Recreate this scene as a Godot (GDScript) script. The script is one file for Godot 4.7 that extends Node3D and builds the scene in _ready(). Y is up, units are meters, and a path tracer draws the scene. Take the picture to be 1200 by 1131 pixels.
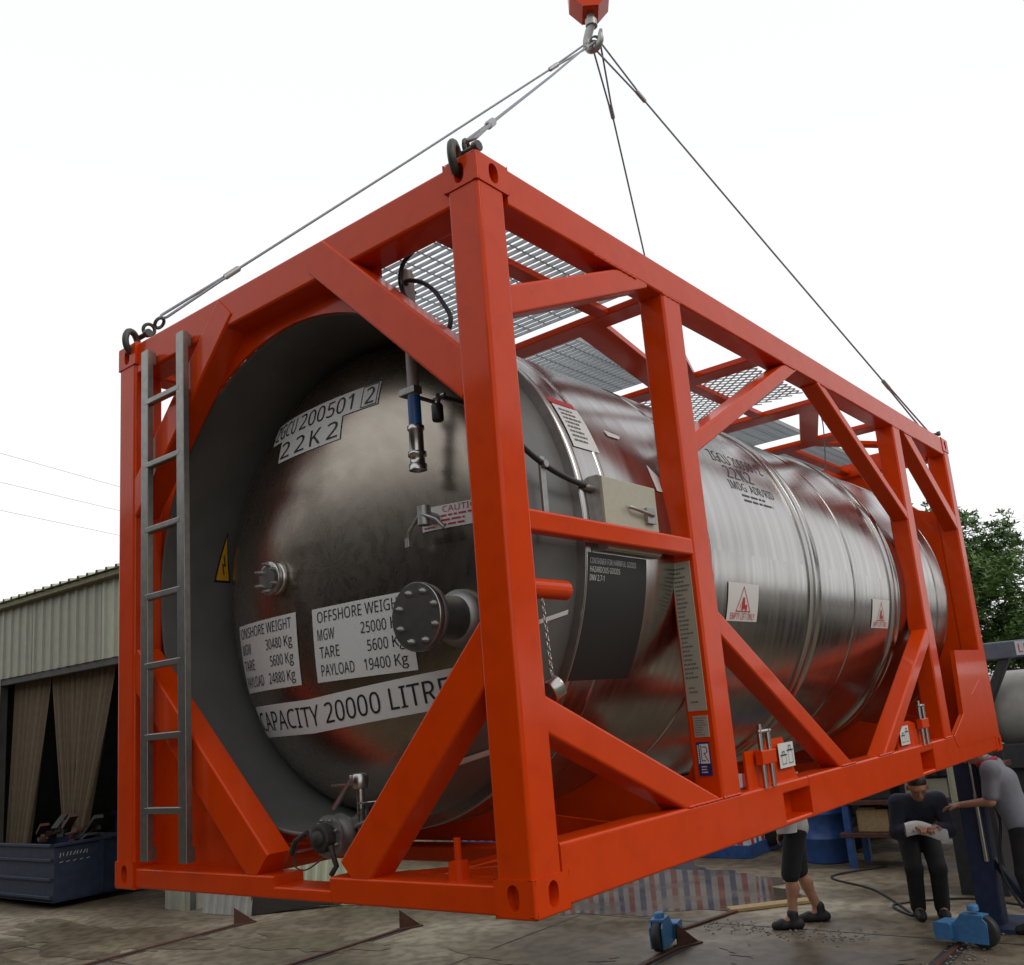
extends Node3D
# An orange offshore tank container hanging from a crane hook in a works yard.
# World: y up, metres, ground at y = 0. The container's near lower front corner is at (0, LIFT, 0),
# its end frame looks along +Z and its near long side along +X.

const LIFT := 1.5
const XC := -1.219
const YC := 1.29
const LEN := 6.058
const WID := 2.438
const HGT := 2.591
const CLAD_R := 1.12

var rng := RandomNumberGenerator.new()
var names := {}
var M := {}
var box_con: Node3D     # the tank container


# ---------------------------------------------------------------- mesh builder
class MB:
	var v := PackedVector3Array()
	var n := PackedVector3Array()
	var t := PackedVector2Array()
	var i := PackedInt32Array()

	func vert(p: Vector3, nn: Vector3, uv := Vector2.ZERO) -> int:
		v.append(p); n.append(nn); t.append(uv)
		return v.size() - 1

	func tri(a: int, b: int, c: int) -> void:
		var f := (v[b] - v[a]).cross(v[c] - v[a])
		if f.dot(n[a] + n[b] + n[c]) > 0.0:
			i.append(a); i.append(c); i.append(b)
		else:
			i.append(a); i.append(b); i.append(c)

	func quad(a: int, b: int, c: int, d: int) -> void:
		tri(a, b, c); tri(a, c, d)

	func face(pts: Array, uvs: Array = []) -> void:      # flat convex polygon, both ways round; normal by right-hand order
		var nn: Vector3 = (pts[1] - pts[0]).cross(pts[2] - pts[0]).normalized()
		var s := v.size()
		for k in pts.size():
			vert(pts[k], nn, uvs[k] if k < uvs.size() else Vector2(pts[k].x + pts[k].z, pts[k].y))
		for k in range(1, pts.size() - 1):
			tri(s, s + k, s + k + 1)

	static func profile(w: float, h: float, r: float, seg := 3) -> Array:
		var out := []
		r = minf(r, minf(w, h) * 0.49)
		if r <= 0.0005:
			for q in 4:
				var cs := [Vector2(w / 2, -h / 2), Vector2(w / 2, h / 2), Vector2(-w / 2, h / 2), Vector2(-w / 2, -h / 2)]
				var nn := [Vector2(1, 0), Vector2(0, 1), Vector2(-1, 0), Vector2(0, -1)]
				out.append([cs[q], nn[q]]); out.append([cs[(q + 1) % 4], nn[q]])
			return out
		var centres := [Vector2(w / 2 - r, -h / 2 + r), Vector2(w / 2 - r, h / 2 - r), Vector2(-w / 2 + r, h / 2 - r), Vector2(-w / 2 + r, -h / 2 + r)]
		for q in 4:
			for k in seg + 1:
				var a := -PI / 2 + q * PI / 2 + k * PI / 2 / seg
				out.append([centres[q] + Vector2(cos(a), sin(a)) * r, Vector2(cos(a), sin(a))])
		return out

	func bar(p0: Vector3, p1: Vector3, w: float, h: float, r := 0.01, up := Vector3.UP, caps := true) -> void:
		# a hollow-section bar; h along up, w across
		var d := (p1 - p0).normalized()
		var side := d.cross(up).normalized()
		var u := side.cross(d).normalized()
		var pr := MB.profile(w, h, r)
		var s := v.size()
		var ln := p0.distance_to(p1)
		for e in 2:
			var o: Vector3 = p0 if e == 0 else p1
			for k in pr.size():
				var q: Vector2 = pr[k][0]
				var nn: Vector2 = pr[k][1]
				vert(o + side * q.x + u * q.y, side * nn.x + u * nn.y, Vector2(float(k) / pr.size() * (w + h) * 2, e * ln))
		var c := pr.size()
		for k in c:
			quad(s + k, s + (k + 1) % c, s + c + (k + 1) % c, s + c + k)
		if caps:
			for e in 2:
				var o2: Vector3 = p0 if e == 0 else p1
				var b := v.size()
				var cn: Vector3 = -d if e == 0 else d
				vert(o2, cn)
				for k in c:
					var q2: Vector2 = pr[k][0]
					vert(o2 + side * q2.x + u * q2.y, cn, q2)
				for k in c:
					tri(b, b + 1 + k, b + 1 + (k + 1) % c)

	func box(a: Vector3, b: Vector3, r := 0.006) -> void:  # box between two corners, its longest edges rounded
		var c := (a + b) / 2
		var e := (b - a).abs()
		if e.x >= e.y and e.x >= e.z:
			bar(c - Vector3(e.x / 2, 0, 0), c + Vector3(e.x / 2, 0, 0), e.z, e.y, r, Vector3.UP)
		elif e.y >= e.z:
			bar(c - Vector3(0, e.y / 2, 0), c + Vector3(0, e.y / 2, 0), e.x, e.z, r, Vector3.BACK)
		else:
			bar(c - Vector3(0, 0, e.z / 2), c + Vector3(0, 0, e.z / 2), e.x, e.y, r, Vector3.UP)

	func tube(pts: Array, r, seg := 8, caps := true) -> void:   # round tube along points; r is a number or one per point
		var s := v.size()
		var d0: Vector3 = (pts[1] - pts[0]).normalized()
		var u := d0.cross(Vector3.UP if absf(d0.y) < 0.9 else Vector3.RIGHT).normalized()
		var run := 0.0
		for k in pts.size():
			var d: Vector3
			if k == 0: d = pts[1] - pts[0]
			elif k == pts.size() - 1: d = pts[k] - pts[k - 1]
			else: d = (pts[k + 1] - pts[k]).normalized() + (pts[k] - pts[k - 1]).normalized()
			d = d.normalized()
			if k > 0: run += pts[k].distance_to(pts[k - 1])
			u = (u - d * u.dot(d)).normalized()
			var w := d.cross(u)
			var rr: float = r[k] if r is Array else r
			for j in seg + 1:
				var a := TAU * j / seg
				var nn := u * cos(a) + w * sin(a)
				vert(pts[k] + nn * rr, nn, Vector2(float(j) / seg, run))
		for k in pts.size() - 1:
			for j in seg:
				var b := s + k * (seg + 1) + j
				quad(b, b + 1, b + seg + 2, b + seg + 1)
		if caps:
			for e in 2:
				var kk: int = 0 if e == 0 else pts.size() - 1
				var dn: Vector3 = (pts[0] - pts[1]).normalized() if e == 0 else (pts[kk] - pts[kk - 1]).normalized()
				var b2 := v.size()
				vert(pts[kk], dn)
				for j in seg:
					vert(v[s + kk * (seg + 1) + j], dn)
				for j in seg:
					tri(b2, b2 + 1 + j, b2 + 1 + (j + 1) % seg)

	func lathe(prof: Array, o: Vector3, ax: Vector3, seg := 32, a0 := 0.0, a1 := TAU, ref := Vector3.ZERO) -> void:
		# prof: [radius, along] pairs; a repeated point makes a sharp edge
		var u := ref if ref != Vector3.ZERO else ax.cross(Vector3.UP if absf(ax.y) < 0.9 else Vector3.RIGHT).normalized()
		var w := ax.cross(u)
		var ns := []
		for k in prof.size():
			var d := Vector2.ZERO
			if k > 0: d += (prof[k] - prof[k - 1]).normalized()
			if k < prof.size() - 1: d += (prof[k + 1] - prof[k]).normalized()
			if k > 0 and prof[k].is_equal_approx(prof[k - 1]): d = prof[k + 1] - prof[k] if k < prof.size() - 1 else d
			elif k < prof.size() - 1 and prof[k].is_equal_approx(prof[k + 1]): d = prof[k] - prof[k - 1] if k > 0 else d
			d = d.normalized()
			ns.append(Vector2(d.y, -d.x))
		var s := v.size()
		var run := 0.0
		for k in prof.size():
			if k > 0: run += prof[k].distance_to(prof[k - 1])
			for j in seg + 1:
				var a := a0 + (a1 - a0) * j / seg
				var rad := u * cos(a) + w * sin(a)
				vert(o + rad * prof[k].x + ax * prof[k].y, rad * ns[k].x + ax * ns[k].y, Vector2(run, a))
		for k in prof.size() - 1:
			if prof[k].is_equal_approx(prof[k + 1]): continue
			for j in seg:
				var b := s + k * (seg + 1) + j
				quad(b, b + 1, b + seg + 2, b + seg + 1)

	func prism(poly: PackedVector2Array, f: Callable, d: Vector3) -> void:  # polygon mapped by f, thickened by d
		var ids := Geometry2D.triangulate_polygon(poly)
		var nn := d.normalized()
		for e in 2:
			var s := v.size()
			for p in poly:
				vert(f.call(p) + d * e, nn * (2 * e - 1), p)
			for k in ids.size() / 3:
				tri(s + ids[k * 3], s + ids[k * 3 + 1], s + ids[k * 3 + 2])
		var cw := Geometry2D.is_polygon_clockwise(poly)
		for k in poly.size():
			var a: Vector3 = f.call(poly[k])
			var b: Vector3 = f.call(poly[(k + 1) % poly.size()])
			var sn := (b - a).cross(nn).normalized()
			var mid := (poly[k] + poly[(k + 1) % poly.size()]) / 2
			var e2 := (poly[(k + 1) % poly.size()] - poly[k]).normalized()
			var outw := Vector2(e2.y, -e2.x) if not cw else Vector2(-e2.y, e2.x)
			if sn.dot(f.call(mid + outw * 0.01) - f.call(mid)) < 0: sn = -sn
			var s2 := v.size()
			for q in [a, b, b + d, a + d]:
				vert(q, sn)
			quad(s2, s2 + 1, s2 + 2, s2 + 3)

	func torus(c: Vector3, ax: Vector3, R: float, r: float, seg := 16, sub := 8, a0 := 0.0, a1 := TAU, ref := Vector3.ZERO, stretch := 1.0) -> void:
		var u := ref if ref != Vector3.ZERO else ax.cross(Vector3.UP if absf(ax.y) < 0.9 else Vector3.RIGHT).normalized()
		var w := ax.cross(u)
		var pts := []
		for k in seg + 1:
			var a := a0 + (a1 - a0) * k / seg
			pts.append(c + u * cos(a) * R + w * sin(a) * R * stretch)
		tube(pts, r, sub, a1 - a0 < TAU - 0.01)

	func grid(f: Callable, u0: float, v0: float, u1: float, v1: float, nu: int, nv: int) -> void:   # f(u, v) -> [position, normal]
		var s := v.size()
		for y in nv + 1:
			for x in nu + 1:
				var r: Array = f.call(lerpf(u0, u1, float(x) / nu), lerpf(v0, v1, float(y) / nv))
				vert(r[0], r[1], Vector2(float(x) / nu, 1.0 - float(y) / nv))
		for y in nv:
			for x in nu:
				var b := s + y * (nu + 1) + x
				quad(b, b + 1, b + nu + 2, b + nu + 1)

	func append_arrays(a: Array, xf: Callable) -> void:      # xf(Vector3) -> [position, normal]
		var s := v.size()
		for p in a[Mesh.ARRAY_VERTEX]:
			var r: Array = xf.call(p)
			vert(r[0], r[1])
		var ix: PackedInt32Array = a[Mesh.ARRAY_INDEX]
		for k in ix.size() / 3:
			tri(s + ix[k * 3], s + ix[k * 3 + 1], s + ix[k * 3 + 2])

	func mesh() -> ArrayMesh:
		var a := []
		a.resize(Mesh.ARRAY_MAX)
		a[Mesh.ARRAY_VERTEX] = v; a[Mesh.ARRAY_NORMAL] = n; a[Mesh.ARRAY_TEX_UV] = t; a[Mesh.ARRAY_INDEX] = i
		var m := ArrayMesh.new()
		m.add_surface_from_arrays(Mesh.PRIMITIVE_TRIANGLES, a)
		return m


# ---------------------------------------------------------------- scene helpers
func numbered(called: String) -> String:
	var k: int = names.get(called, 0)
	names[called] = k + 1
	return called if k == 0 else "%s_%03d" % [called, k]

func piece(called: String, m, mat: Material, parent: Node) -> MeshInstance3D:
	var o := MeshInstance3D.new()
	o.mesh = m.mesh() if m is MB else m
	o.material_override = mat
	var k := 0
	var nm := called
	while parent.has_node(NodePath(nm)):
		k += 1
		nm = "%s_%03d" % [called, k]
	o.name = nm
	parent.add_child(o)
	return o

func thing(called: String, label: String, category: String, at := Vector3.ZERO, turn := 0.0, group := "") -> Node3D:
	var o := Node3D.new()
	o.name = numbered(called)
	add_child(o)
	o.position = at
	o.rotation.y = turn
	tag(o, label, category, group)
	return o

func tag(o: Node, label: String, category: String, group := "") -> void:
	o.set_meta("label", label)
	o.set_meta("category", category)
	if group: o.set_meta("group", group)

func single(called: String, m, mat: Material, label: String, category: String, group := "") -> MeshInstance3D:
	var o := piece(numbered(called), m, mat, self)
	tag(o, label, category, group)
	return o

func struct(called: String, m, mat: Material) -> MeshInstance3D:
	var o := piece(numbered(called), m, mat, self)
	o.set_meta("kind", "structure")
	return o

func lin(r: float, g: float, b: float) -> Color:
	return Color(r, g, b).linear_to_srgb()

func noise(freq: float, seed_n: int, size := 512, oct := 4, ramp: Gradient = null, as_normal := false, kind := FastNoiseLite.TYPE_SIMPLEX_SMOOTH) -> NoiseTexture2D:
	var f := FastNoiseLite.new()
	f.seed = seed_n
	f.frequency = freq
	f.noise_type = kind
	f.fractal_octaves = oct
	var t := NoiseTexture2D.new()
	t.noise = f
	t.width = size; t.height = size
	t.seamless = true
	if ramp: t.color_ramp = ramp
	if as_normal:
		t.as_normal_map = true
		t.bump_strength = 4.0
	return t

func ramp(cols: Array, offs: Array) -> Gradient:
	var g := Gradient.new()
	g.colors = PackedColorArray(cols)
	g.offsets = PackedFloat32Array(offs)
	return g

func mat(c: Color, rough := 0.6, metal := 0.0) -> StandardMaterial3D:
	var m := StandardMaterial3D.new()
	m.albedo_color = c
	m.roughness = rough
	m.metallic = metal
	return m

func worn(c0: Color, c1: Color, rough: float, scale: float, sd: int, metal := 0.0, f := 0.01, lo := 0.35, hi := 0.65) -> StandardMaterial3D:
	var m := mat(Color.WHITE, rough, metal)
	m.albedo_texture = noise(f, sd, 512, 6, ramp([c0.lerp(c1, 0.28), c1.lerp(c0, 0.28)], [lo - 0.08, hi + 0.08]))
	m.uv1_triplanar = true
	m.uv1_world_triplanar = true
	m.uv1_scale = Vector3.ONE * scale
	return m


func materials() -> void:
	var p := mat(Color.WHITE, 0.38)
	p.albedo_texture = noise(0.012, 3, 1024, 6, ramp([lin(0.555, 0.041, 0.0006), lin(0.58, 0.044, 0.0002), lin(0.60, 0.046, 0.0003), lin(0.58, 0.047, 0.001)], [0.18, 0.36, 0.66, 0.9]))
	p.uv1_triplanar = true; p.uv1_world_triplanar = true
	p.uv1_scale = Vector3.ONE * 0.55
	p.metallic_specular = 0.18
	p.clearcoat_enabled = true
	p.clearcoat = 0.36
	p.clearcoat_roughness = 0.10
	p.normal_enabled = true
	p.normal_texture = noise(0.02, 11, 256, 3, null, true)
	p.normal_scale = 0.08
	M.paint = p
	var s := mat(Color.WHITE, 1.0, 1.0)              # polished stainless cladding, swirl bands around the barrel
	s.albedo_texture = noise(0.012, 21, 512, 4, ramp([lin(0.39, 0.375, 0.36), lin(0.44, 0.425, 0.41)], [0.3, 0.7]))
	s.roughness_texture = noise(0.02, 22, 512, 4, ramp([Color(0.20, 0.20, 0.20), Color(0.27, 0.27, 0.27)], [0.25, 0.75]))
	s.roughness = 1.0
	s.normal_enabled = true
	s.normal_texture = noise(0.025, 24, 512, 4, null, true)
	s.normal_scale = 0.004
	s.uv1_scale = Vector3(1.6, 0.10, 1)
	M.clad = s
	var h: StandardMaterial3D = s.duplicate()
	h.albedo_texture = noise(0.012, 25, 512, 4, ramp([lin(0.35, 0.305, 0.25), lin(0.38, 0.335, 0.28)], [0.3, 0.7]))
	h.roughness_texture = noise(0.02, 26, 512, 4, ramp([Color(0.265, 0.265, 0.265), Color(0.295, 0.295, 0.295)], [0.25, 0.75]))
	h.normal_enabled = false
	h.uv1_scale = Vector3(1.3, 0.3, 1)
	M.head = h
	var sk: StandardMaterial3D = worn(lin(0.13, 0.13, 0.125), lin(0.18, 0.18, 0.175), 0.45, 0.8, 31, 0.4)
	M.skirt = sk
	M.steel = worn(lin(0.42, 0.41, 0.39), lin(0.56, 0.55, 0.53), 0.28, 3.0, 33, 1.0)
	M.dull = worn(lin(0.30, 0.30, 0.29), lin(0.42, 0.42, 0.41), 0.48, 3.0, 34, 0.9)
	M.galv = worn(lin(0.26, 0.28, 0.29), lin(0.42, 0.45, 0.46), 0.5, 4.0, 35, 0.75)
	M.ladder = worn(lin(0.22, 0.215, 0.20), lin(0.32, 0.31, 0.29), 0.34, 3.0, 36, 0.85)
	M.black = mat(lin(0.012, 0.012, 0.013), 0.5)
	M.ink = mat(lin(0.012, 0.012, 0.014), 0.55)
	M.red_ink = mat(lin(0.42, 0.012, 0.02), 0.5)
	M.blue_ink = mat(lin(0.012, 0.02, 0.11), 0.45)
	M.white = mat(lin(0.62, 0.62, 0.60), 0.42)
	M.grey_ink = mat(lin(0.12, 0.12, 0.12), 0.6)
	M.yellow = mat(lin(0.62, 0.30, 0.012), 0.4)
	M.plate = worn(lin(0.40, 0.38, 0.29), lin(0.44, 0.42, 0.33), 0.42, 5.0, 38, 0.35)
	M.rope = worn(lin(0.20, 0.20, 0.22), lin(0.34, 0.34, 0.37), 0.55, 8.0, 41, 0.6)
	M.shackle = worn(lin(0.05, 0.055, 0.05), lin(0.10, 0.10, 0.085), 0.5, 6.0, 42, 0.5)
	M.hose = mat(lin(0.015, 0.016, 0.018), 0.42)
	M.pipe = worn(lin(0.30, 0.26, 0.26), lin(0.40, 0.35, 0.35), 0.45, 4.0, 43, 0.1)
	M.blue_band = mat(lin(0.01, 0.08, 0.25), 0.4)
	# yard
	var g := mat(Color.WHITE, 0.85)
	g.albedo_texture = noise(0.0045, 51, 1024, 5, ramp([lin(0.10, 0.077, 0.048), lin(0.145, 0.116, 0.076), lin(0.175, 0.145, 0.10), lin(0.29, 0.255, 0.185)], [0.28, 0.45, 0.60, 0.78]))
	g.uv1_triplanar = true; g.uv1_world_triplanar = true
	g.uv1_scale = Vector3(0.055, 0.055, 0.11)
	g.uv2_triplanar = true; g.uv2_world_triplanar = true
	g.uv2_scale = Vector3.ONE * 0.45
	g.detail_enabled = true
	g.detail_blend_mode = BaseMaterial3D.BLEND_MODE_MUL
	g.detail_uv_layer = BaseMaterial3D.DETAIL_UV_2
	g.detail_albedo = noise(0.02, 52, 512, 6, ramp([Color(0.82, 0.80, 0.77), Color(1, 1, 1)], [0.3, 0.62]))
	g.roughness_texture = noise(0.008, 53, 512, 4, ramp([Color(0.45, 0.45, 0.45), Color(0.95, 0.95, 0.95)], [0.35, 0.6]))
	g.roughness = 1.0
	g.heightmap_enabled = true
	g.heightmap_scale = 0.25
	g.heightmap_texture = noise(0.05, 54, 512, 5)
	M.ground = g
	var w := mat(Color.WHITE, 1.0)
	w.albedo_texture = noise(0.01, 55, 512, 4, ramp([lin(0.07, 0.062, 0.052), lin(0.115, 0.10, 0.083)], [0.35, 0.65]))
	w.roughness_texture = noise(0.012, 56, 512, 4, ramp([Color(0.03, 0.03, 0.03), Color(0.22, 0.22, 0.22)], [0.45, 0.75]))
	w.uv1_triplanar = true; w.uv1_world_triplanar = true
	w.uv1_scale = Vector3.ONE * 0.2
	M.wet = w
	var dp: StandardMaterial3D = g.duplicate()
	dp.albedo_color = Color(0.90, 0.89, 0.87)
	dp.roughness_texture = null
	dp.roughness = 0.42
	M.damp = dp
	M.sheet_a = worn(lin(0.31, 0.33, 0.24), lin(0.40, 0.41, 0.30), 0.5, 0.6, 61)
	M.sheet_b = worn(lin(0.25, 0.25, 0.19), lin(0.31, 0.31, 0.24), 0.5, 0.6, 62)
	M.sheet_c = worn(lin(0.33, 0.355, 0.245), lin(0.43, 0.455, 0.32), 0.5, 0.6, 63)
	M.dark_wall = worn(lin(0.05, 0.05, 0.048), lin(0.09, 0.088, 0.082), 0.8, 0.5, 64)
	M.trim = worn(lin(0.10, 0.09, 0.04), lin(0.22, 0.20, 0.10), 0.6, 2.0, 65)
	M.concrete = worn(lin(0.16, 0.15, 0.13), lin(0.24, 0.23, 0.2), 0.85, 0.7, 66)
	var cl := worn(lin(0.11, 0.080, 0.048), lin(0.16, 0.12, 0.075), 0.9, 1.2, 67)
	cl.backlight_enabled = true
	cl.backlight = Color(0.12, 0.1, 0.07)
	M.curtain = cl
	M.skip_blue = worn(lin(0.005, 0.010, 0.024), lin(0.012, 0.028, 0.065), 0.65, 1.1, 68)
	M.blue = worn(lin(0.012, 0.045, 0.16), lin(0.03, 0.09, 0.26), 0.42, 2.0, 69)
	M.light_blue = worn(lin(0.03, 0.14, 0.33), lin(0.07, 0.22, 0.42), 0.45, 3.0, 70)
	M.navy = worn(lin(0.008, 0.016, 0.05), lin(0.02, 0.035, 0.085), 0.5, 2.0, 71)
	M.rust = worn(lin(0.045, 0.014, 0.009), lin(0.10, 0.035, 0.02), 0.75, 3.0, 72)
	M.iron = worn(lin(0.02, 0.018, 0.016), lin(0.05, 0.045, 0.04), 0.6, 4.0, 73, 0.3)
	M.tyre = mat(lin(0.02, 0.02, 0.02), 0.85)
	M.chassis = worn(lin(0.014, 0.014, 0.016), lin(0.03, 0.03, 0.034), 0.6, 2.0, 74)
	M.boom = worn(lin(0.075, 0.085, 0.11), lin(0.12, 0.13, 0.16), 0.4, 2.0, 75)
	M.truck_white = worn(lin(0.22, 0.215, 0.195), lin(0.33, 0.32, 0.29), 0.45, 1.0, 76)
	M.tarp_white = worn(lin(0.45, 0.45, 0.46), lin(0.6, 0.6, 0.6), 0.7, 2.0, 77)
	M.tarp_red = worn(lin(0.36, 0.025, 0.04), lin(0.46, 0.05, 0.06), 0.7, 2.0, 78)
	M.tarp_blue = worn(lin(0.03, 0.05, 0.2), lin(0.06, 0.09, 0.28), 0.7, 2.0, 79)
	M.wood = worn(lin(0.25, 0.17, 0.08), lin(0.38, 0.28, 0.14), 0.8, 3.0, 80)
	M.skin = mat(lin(0.34, 0.17, 0.10), 0.55)
	M.hair = mat(lin(0.01, 0.009, 0.008), 0.6)
	M.shirt_grey = worn(lin(0.13, 0.135, 0.16), lin(0.17, 0.175, 0.20), 0.9, 6.0, 81)
	M.shirt_navy = worn(lin(0.02, 0.026, 0.045), lin(0.035, 0.043, 0.07), 0.9, 6.0, 82)
	M.shirt_pale = worn(lin(0.36, 0.36, 0.35), lin(0.46, 0.46, 0.45), 0.9, 6.0, 83)
	M.cloth_dark = worn(lin(0.008, 0.008, 0.01), lin(0.016, 0.016, 0.02), 0.9, 6.0, 84)
	M.cloth_red = mat(lin(0.28, 0.012, 0.025), 0.85)
	M.shoe = mat(lin(0.008, 0.008, 0.009), 0.6)
	for q in [M.shirt_grey, M.shirt_navy, M.shirt_pale, M.cloth_dark, M.curtain]:
		q.normal_enabled = true
		q.normal_texture = noise(0.012, 91, 256, 3, null, true)
		q.normal_scale = 0.35
		q.uv1_scale = Vector3(2.2, 1.4, 2.2)
		q.uv1_world_triplanar = true
	M.leaf = mat(Color.WHITE, 0.6)
	M.leaf.vertex_color_use_as_albedo = true
	M.leaf.backlight_enabled = true
	M.leaf.backlight = Color(0.25, 0.32, 0.12)
	M.bark = worn(lin(0.06, 0.05, 0.04), lin(0.11, 0.09, 0.07), 0.9, 3.0, 86)


func _ready() -> void:
	# camera
	var R := Basis(Vector3(0.784194, -0.086025, -0.614524), Vector3(0.194791, 0.974410, 0.112169), Vector3(0.589149, -0.207666, 0.780883))
	var cam := Camera3D.new()
	cam.name = "camera"
	add_child(cam)
	cam.transform = Transform3D(R, Vector3(1.90183, 0.60954 + LIFT, 2.32196))
	cam.projection = Camera3D.PROJECTION_FRUSTUM
	cam.near = 0.05
	cam.far = 400.0
	cam.size = 2.0 * 565.5 / 1100.69 * cam.near
	cam.frustum_offset = Vector2(600.0 - 633.71, 600.73 - 565.5) / 1100.69 * cam.near
	cam.current = true
	# sky, sun and exposure
	var sky_m := ProceduralSkyMaterial.new()
	sky_m.sky_top_color = Color(0.93, 0.94, 0.96)
	sky_m.sky_horizon_color = Color(1.0, 1.0, 1.0)
	sky_m.sky_curve = 0.25
	sky_m.sky_energy_multiplier = 1.06
	sky_m.ground_bottom_color = Color(0.3, 0.28, 0.25)
	sky_m.ground_horizon_color = Color(0.8, 0.8, 0.8)
	var env := Environment.new()
	env.background_mode = Environment.BG_SKY
	env.sky = Sky.new()
	env.sky.sky_material = sky_m
	env.tonemap_mode = Environment.TONE_MAPPER_LINEAR
	env.tonemap_exposure = 1.0
	env.sdfgi_enabled = true
	env.ssao_enabled = true
	env.ssil_enabled = true
	var we := WorldEnvironment.new()
	we.name = "environment"
	we.environment = env
	add_child(we)
	var sun := DirectionalLight3D.new()
	sun.name = "sun"
	sun.light_energy = 0.34
	sun.light_angular_distance = 25.0
	sun.light_color = Color(1.0, 0.97, 0.93)
	sun.shadow_enabled = true
	add_child(sun)
	sun.look_at_from_position(Vector3(10, 9, -1.0), Vector3.ZERO)
	materials()
	# ground
	var g := MB.new()
	g.grid(func(u, v): return [Vector3(u, 0, v), Vector3.UP], -120, -120, 120, 120, 24, 24)
	struct("ground", g, M.ground)
	var wet := MB.new()
	rng.seed = 3
	var wp := []
	for k in 160:
		var a := TAU * k / 160.0
		var rr := 1.0 + 0.10 * sin(a * 3.0 + 1.0) + 0.05 * sin(a * 7.0) + 0.04 * sin(a * 13.0 + 2.0) + 0.03 * sin(a * 29.0)
		wp.append(Vector3(-5.1 + cos(a) * 2.35 * rr, 0.004, -7.5 + sin(a) * 1.55 * rr))
	var ctr := wet.vert(Vector3(-5.1, 0.004, -7.5), Vector3.UP)
	for p in wp: wet.vert(p, Vector3.UP)
	for k in 160: wet.tri(ctr, ctr + 1 + k, ctr + 1 + (k + 1) % 160)
	struct("puddle", wet, M.wet)
	var jt := MB.new()
	for q in [[Vector3(-40, 0.003, -6.18), Vector3(40, 0.003, -6.165)], [Vector3(-40, 0.003, -3.02), Vector3(40, 0.003, -3.005)], [Vector3(-4.42, 0.0035, -6.16), Vector3(-4.405, 0.0035, 20)], [Vector3(-10.0, 0.0035, -3.0), Vector3(-9.985, 0.0035, 20)]]:
		jt.face([q[0], Vector3(q[1].x, q[0].y, q[0].z), q[1], Vector3(q[0].x, q[0].y, q[1].z)])
	struct("expansion_joint", jt, M.chassis)
	for q in [[-9.6, -3.6, 1.9, 0.55, 4], [-6.6, -4.3, 0.9, 0.35, 8], [-3.7, -4.6, 0.8, 0.3, 12], [-1.6, -5.3, 0.7, 0.35, 15], [-11.5, -2.6, 2.2, 0.5, 19]]:
		var dm := MB.new()
		var c0 := dm.vert(Vector3(q[0], 0.0045, q[1]), Vector3.UP)
		for k in 120:
			var a2 := TAU * k / 120.0
			var r2: float = 1.0 + 0.22 * sin(a2 * 3.0 + q[4]) + 0.16 * sin(a2 * 5.0 + q[4] * 2.0) + 0.09 * sin(a2 * 11.0 + q[4]) + 0.05 * sin(a2 * 23.0)
			dm.vert(Vector3(q[0] + cos(a2) * q[2] * r2, 0.0045, q[1] + sin(a2) * q[3] * r2), Vector3.UP)
		for k in 120: dm.tri(c0, c0 + 1 + k, c0 + 1 + (k + 1) % 120)
		struct("damp_patch", dm, M.damp)
	warehouse()
	works_shed()
	trees()
	rails()
	yard_things()
	boundary()
	power_lines(cam.position, R)
	# the container and its rigging
	box_con = thing("tank_container", "orange steel frame holding a polished stainless tank, lifted above the yard", "tank container", Vector3(0, LIFT, 0))
	frame()
	walkway()
	ladder()
	tank()
	rigging()
	people()


# ---------------------------------------------------------------- lettering
var text_cache := {}

func text_arrays(s: String, font := "Droid Sans") -> Array:
	var key := s + font
	if not text_cache.has(key):
		var f := SystemFont.new()
		f.font_names = PackedStringArray([font])
		var tm := TextMesh.new()
		tm.font = f
		tm.text = s
		tm.font_size = 64
		tm.pixel_size = 0.01
		tm.depth = 0.0
		tm.curve_step = 2.0
		var a := tm.surface_get_arrays(0)
		var lo := Vector3.INF
		var hi := -Vector3.INF
		for p in a[Mesh.ARRAY_VERTEX]:
			lo = lo.min(p); hi = hi.max(p)
		text_cache[key] = [a, lo, hi]
	return text_cache[key]

func put_text(b: MB, s: String, u0: float, v0: float, u1: float, v1: float, f: Callable, lift := 0.006) -> void:
	# fits s into the rectangle (u0, v0)-(u1, v1) of a surface f(u, v, lift) -> [position, normal]
	var r := text_arrays(s)
	var lo: Vector3 = r[1]
	var hi: Vector3 = r[2]
	b.append_arrays(r[0], func(p: Vector3): return f.call(lerpf(u0, u1, (p.x - lo.x) / maxf(hi.x - lo.x, 1e-4)), lerpf(v0, v1, (p.y - lo.y) / maxf(hi.y - lo.y, 1e-4)), lift))

func panel(b: MB, u0: float, v0: float, u1: float, v1: float, f: Callable, lift := 0.003, nu := 1, nv := 1) -> void:
	b.grid(func(u, v): return f.call(u, v, lift), u0, v0, u1, v1, nu, nv)

func stroke(b: MB, pts: Array, w: float, f: Callable, lift := 0.006) -> void:    # a printed line
	for k in pts.size() - 1:
		var d: Vector2 = (pts[k + 1] - pts[k]).normalized()
		var q := Vector2(-d.y, d.x) * w / 2
		var a: Vector2 = pts[k] - d * w / 2
		var c: Vector2 = pts[k + 1] + d * w / 2
		b.grid(func(u, v):
			var m: Vector2 = a.lerp(c, u) + q * v
			return f.call(m.x, m.y, lift), 0, -1, 1, 1, 2, 1)

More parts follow.
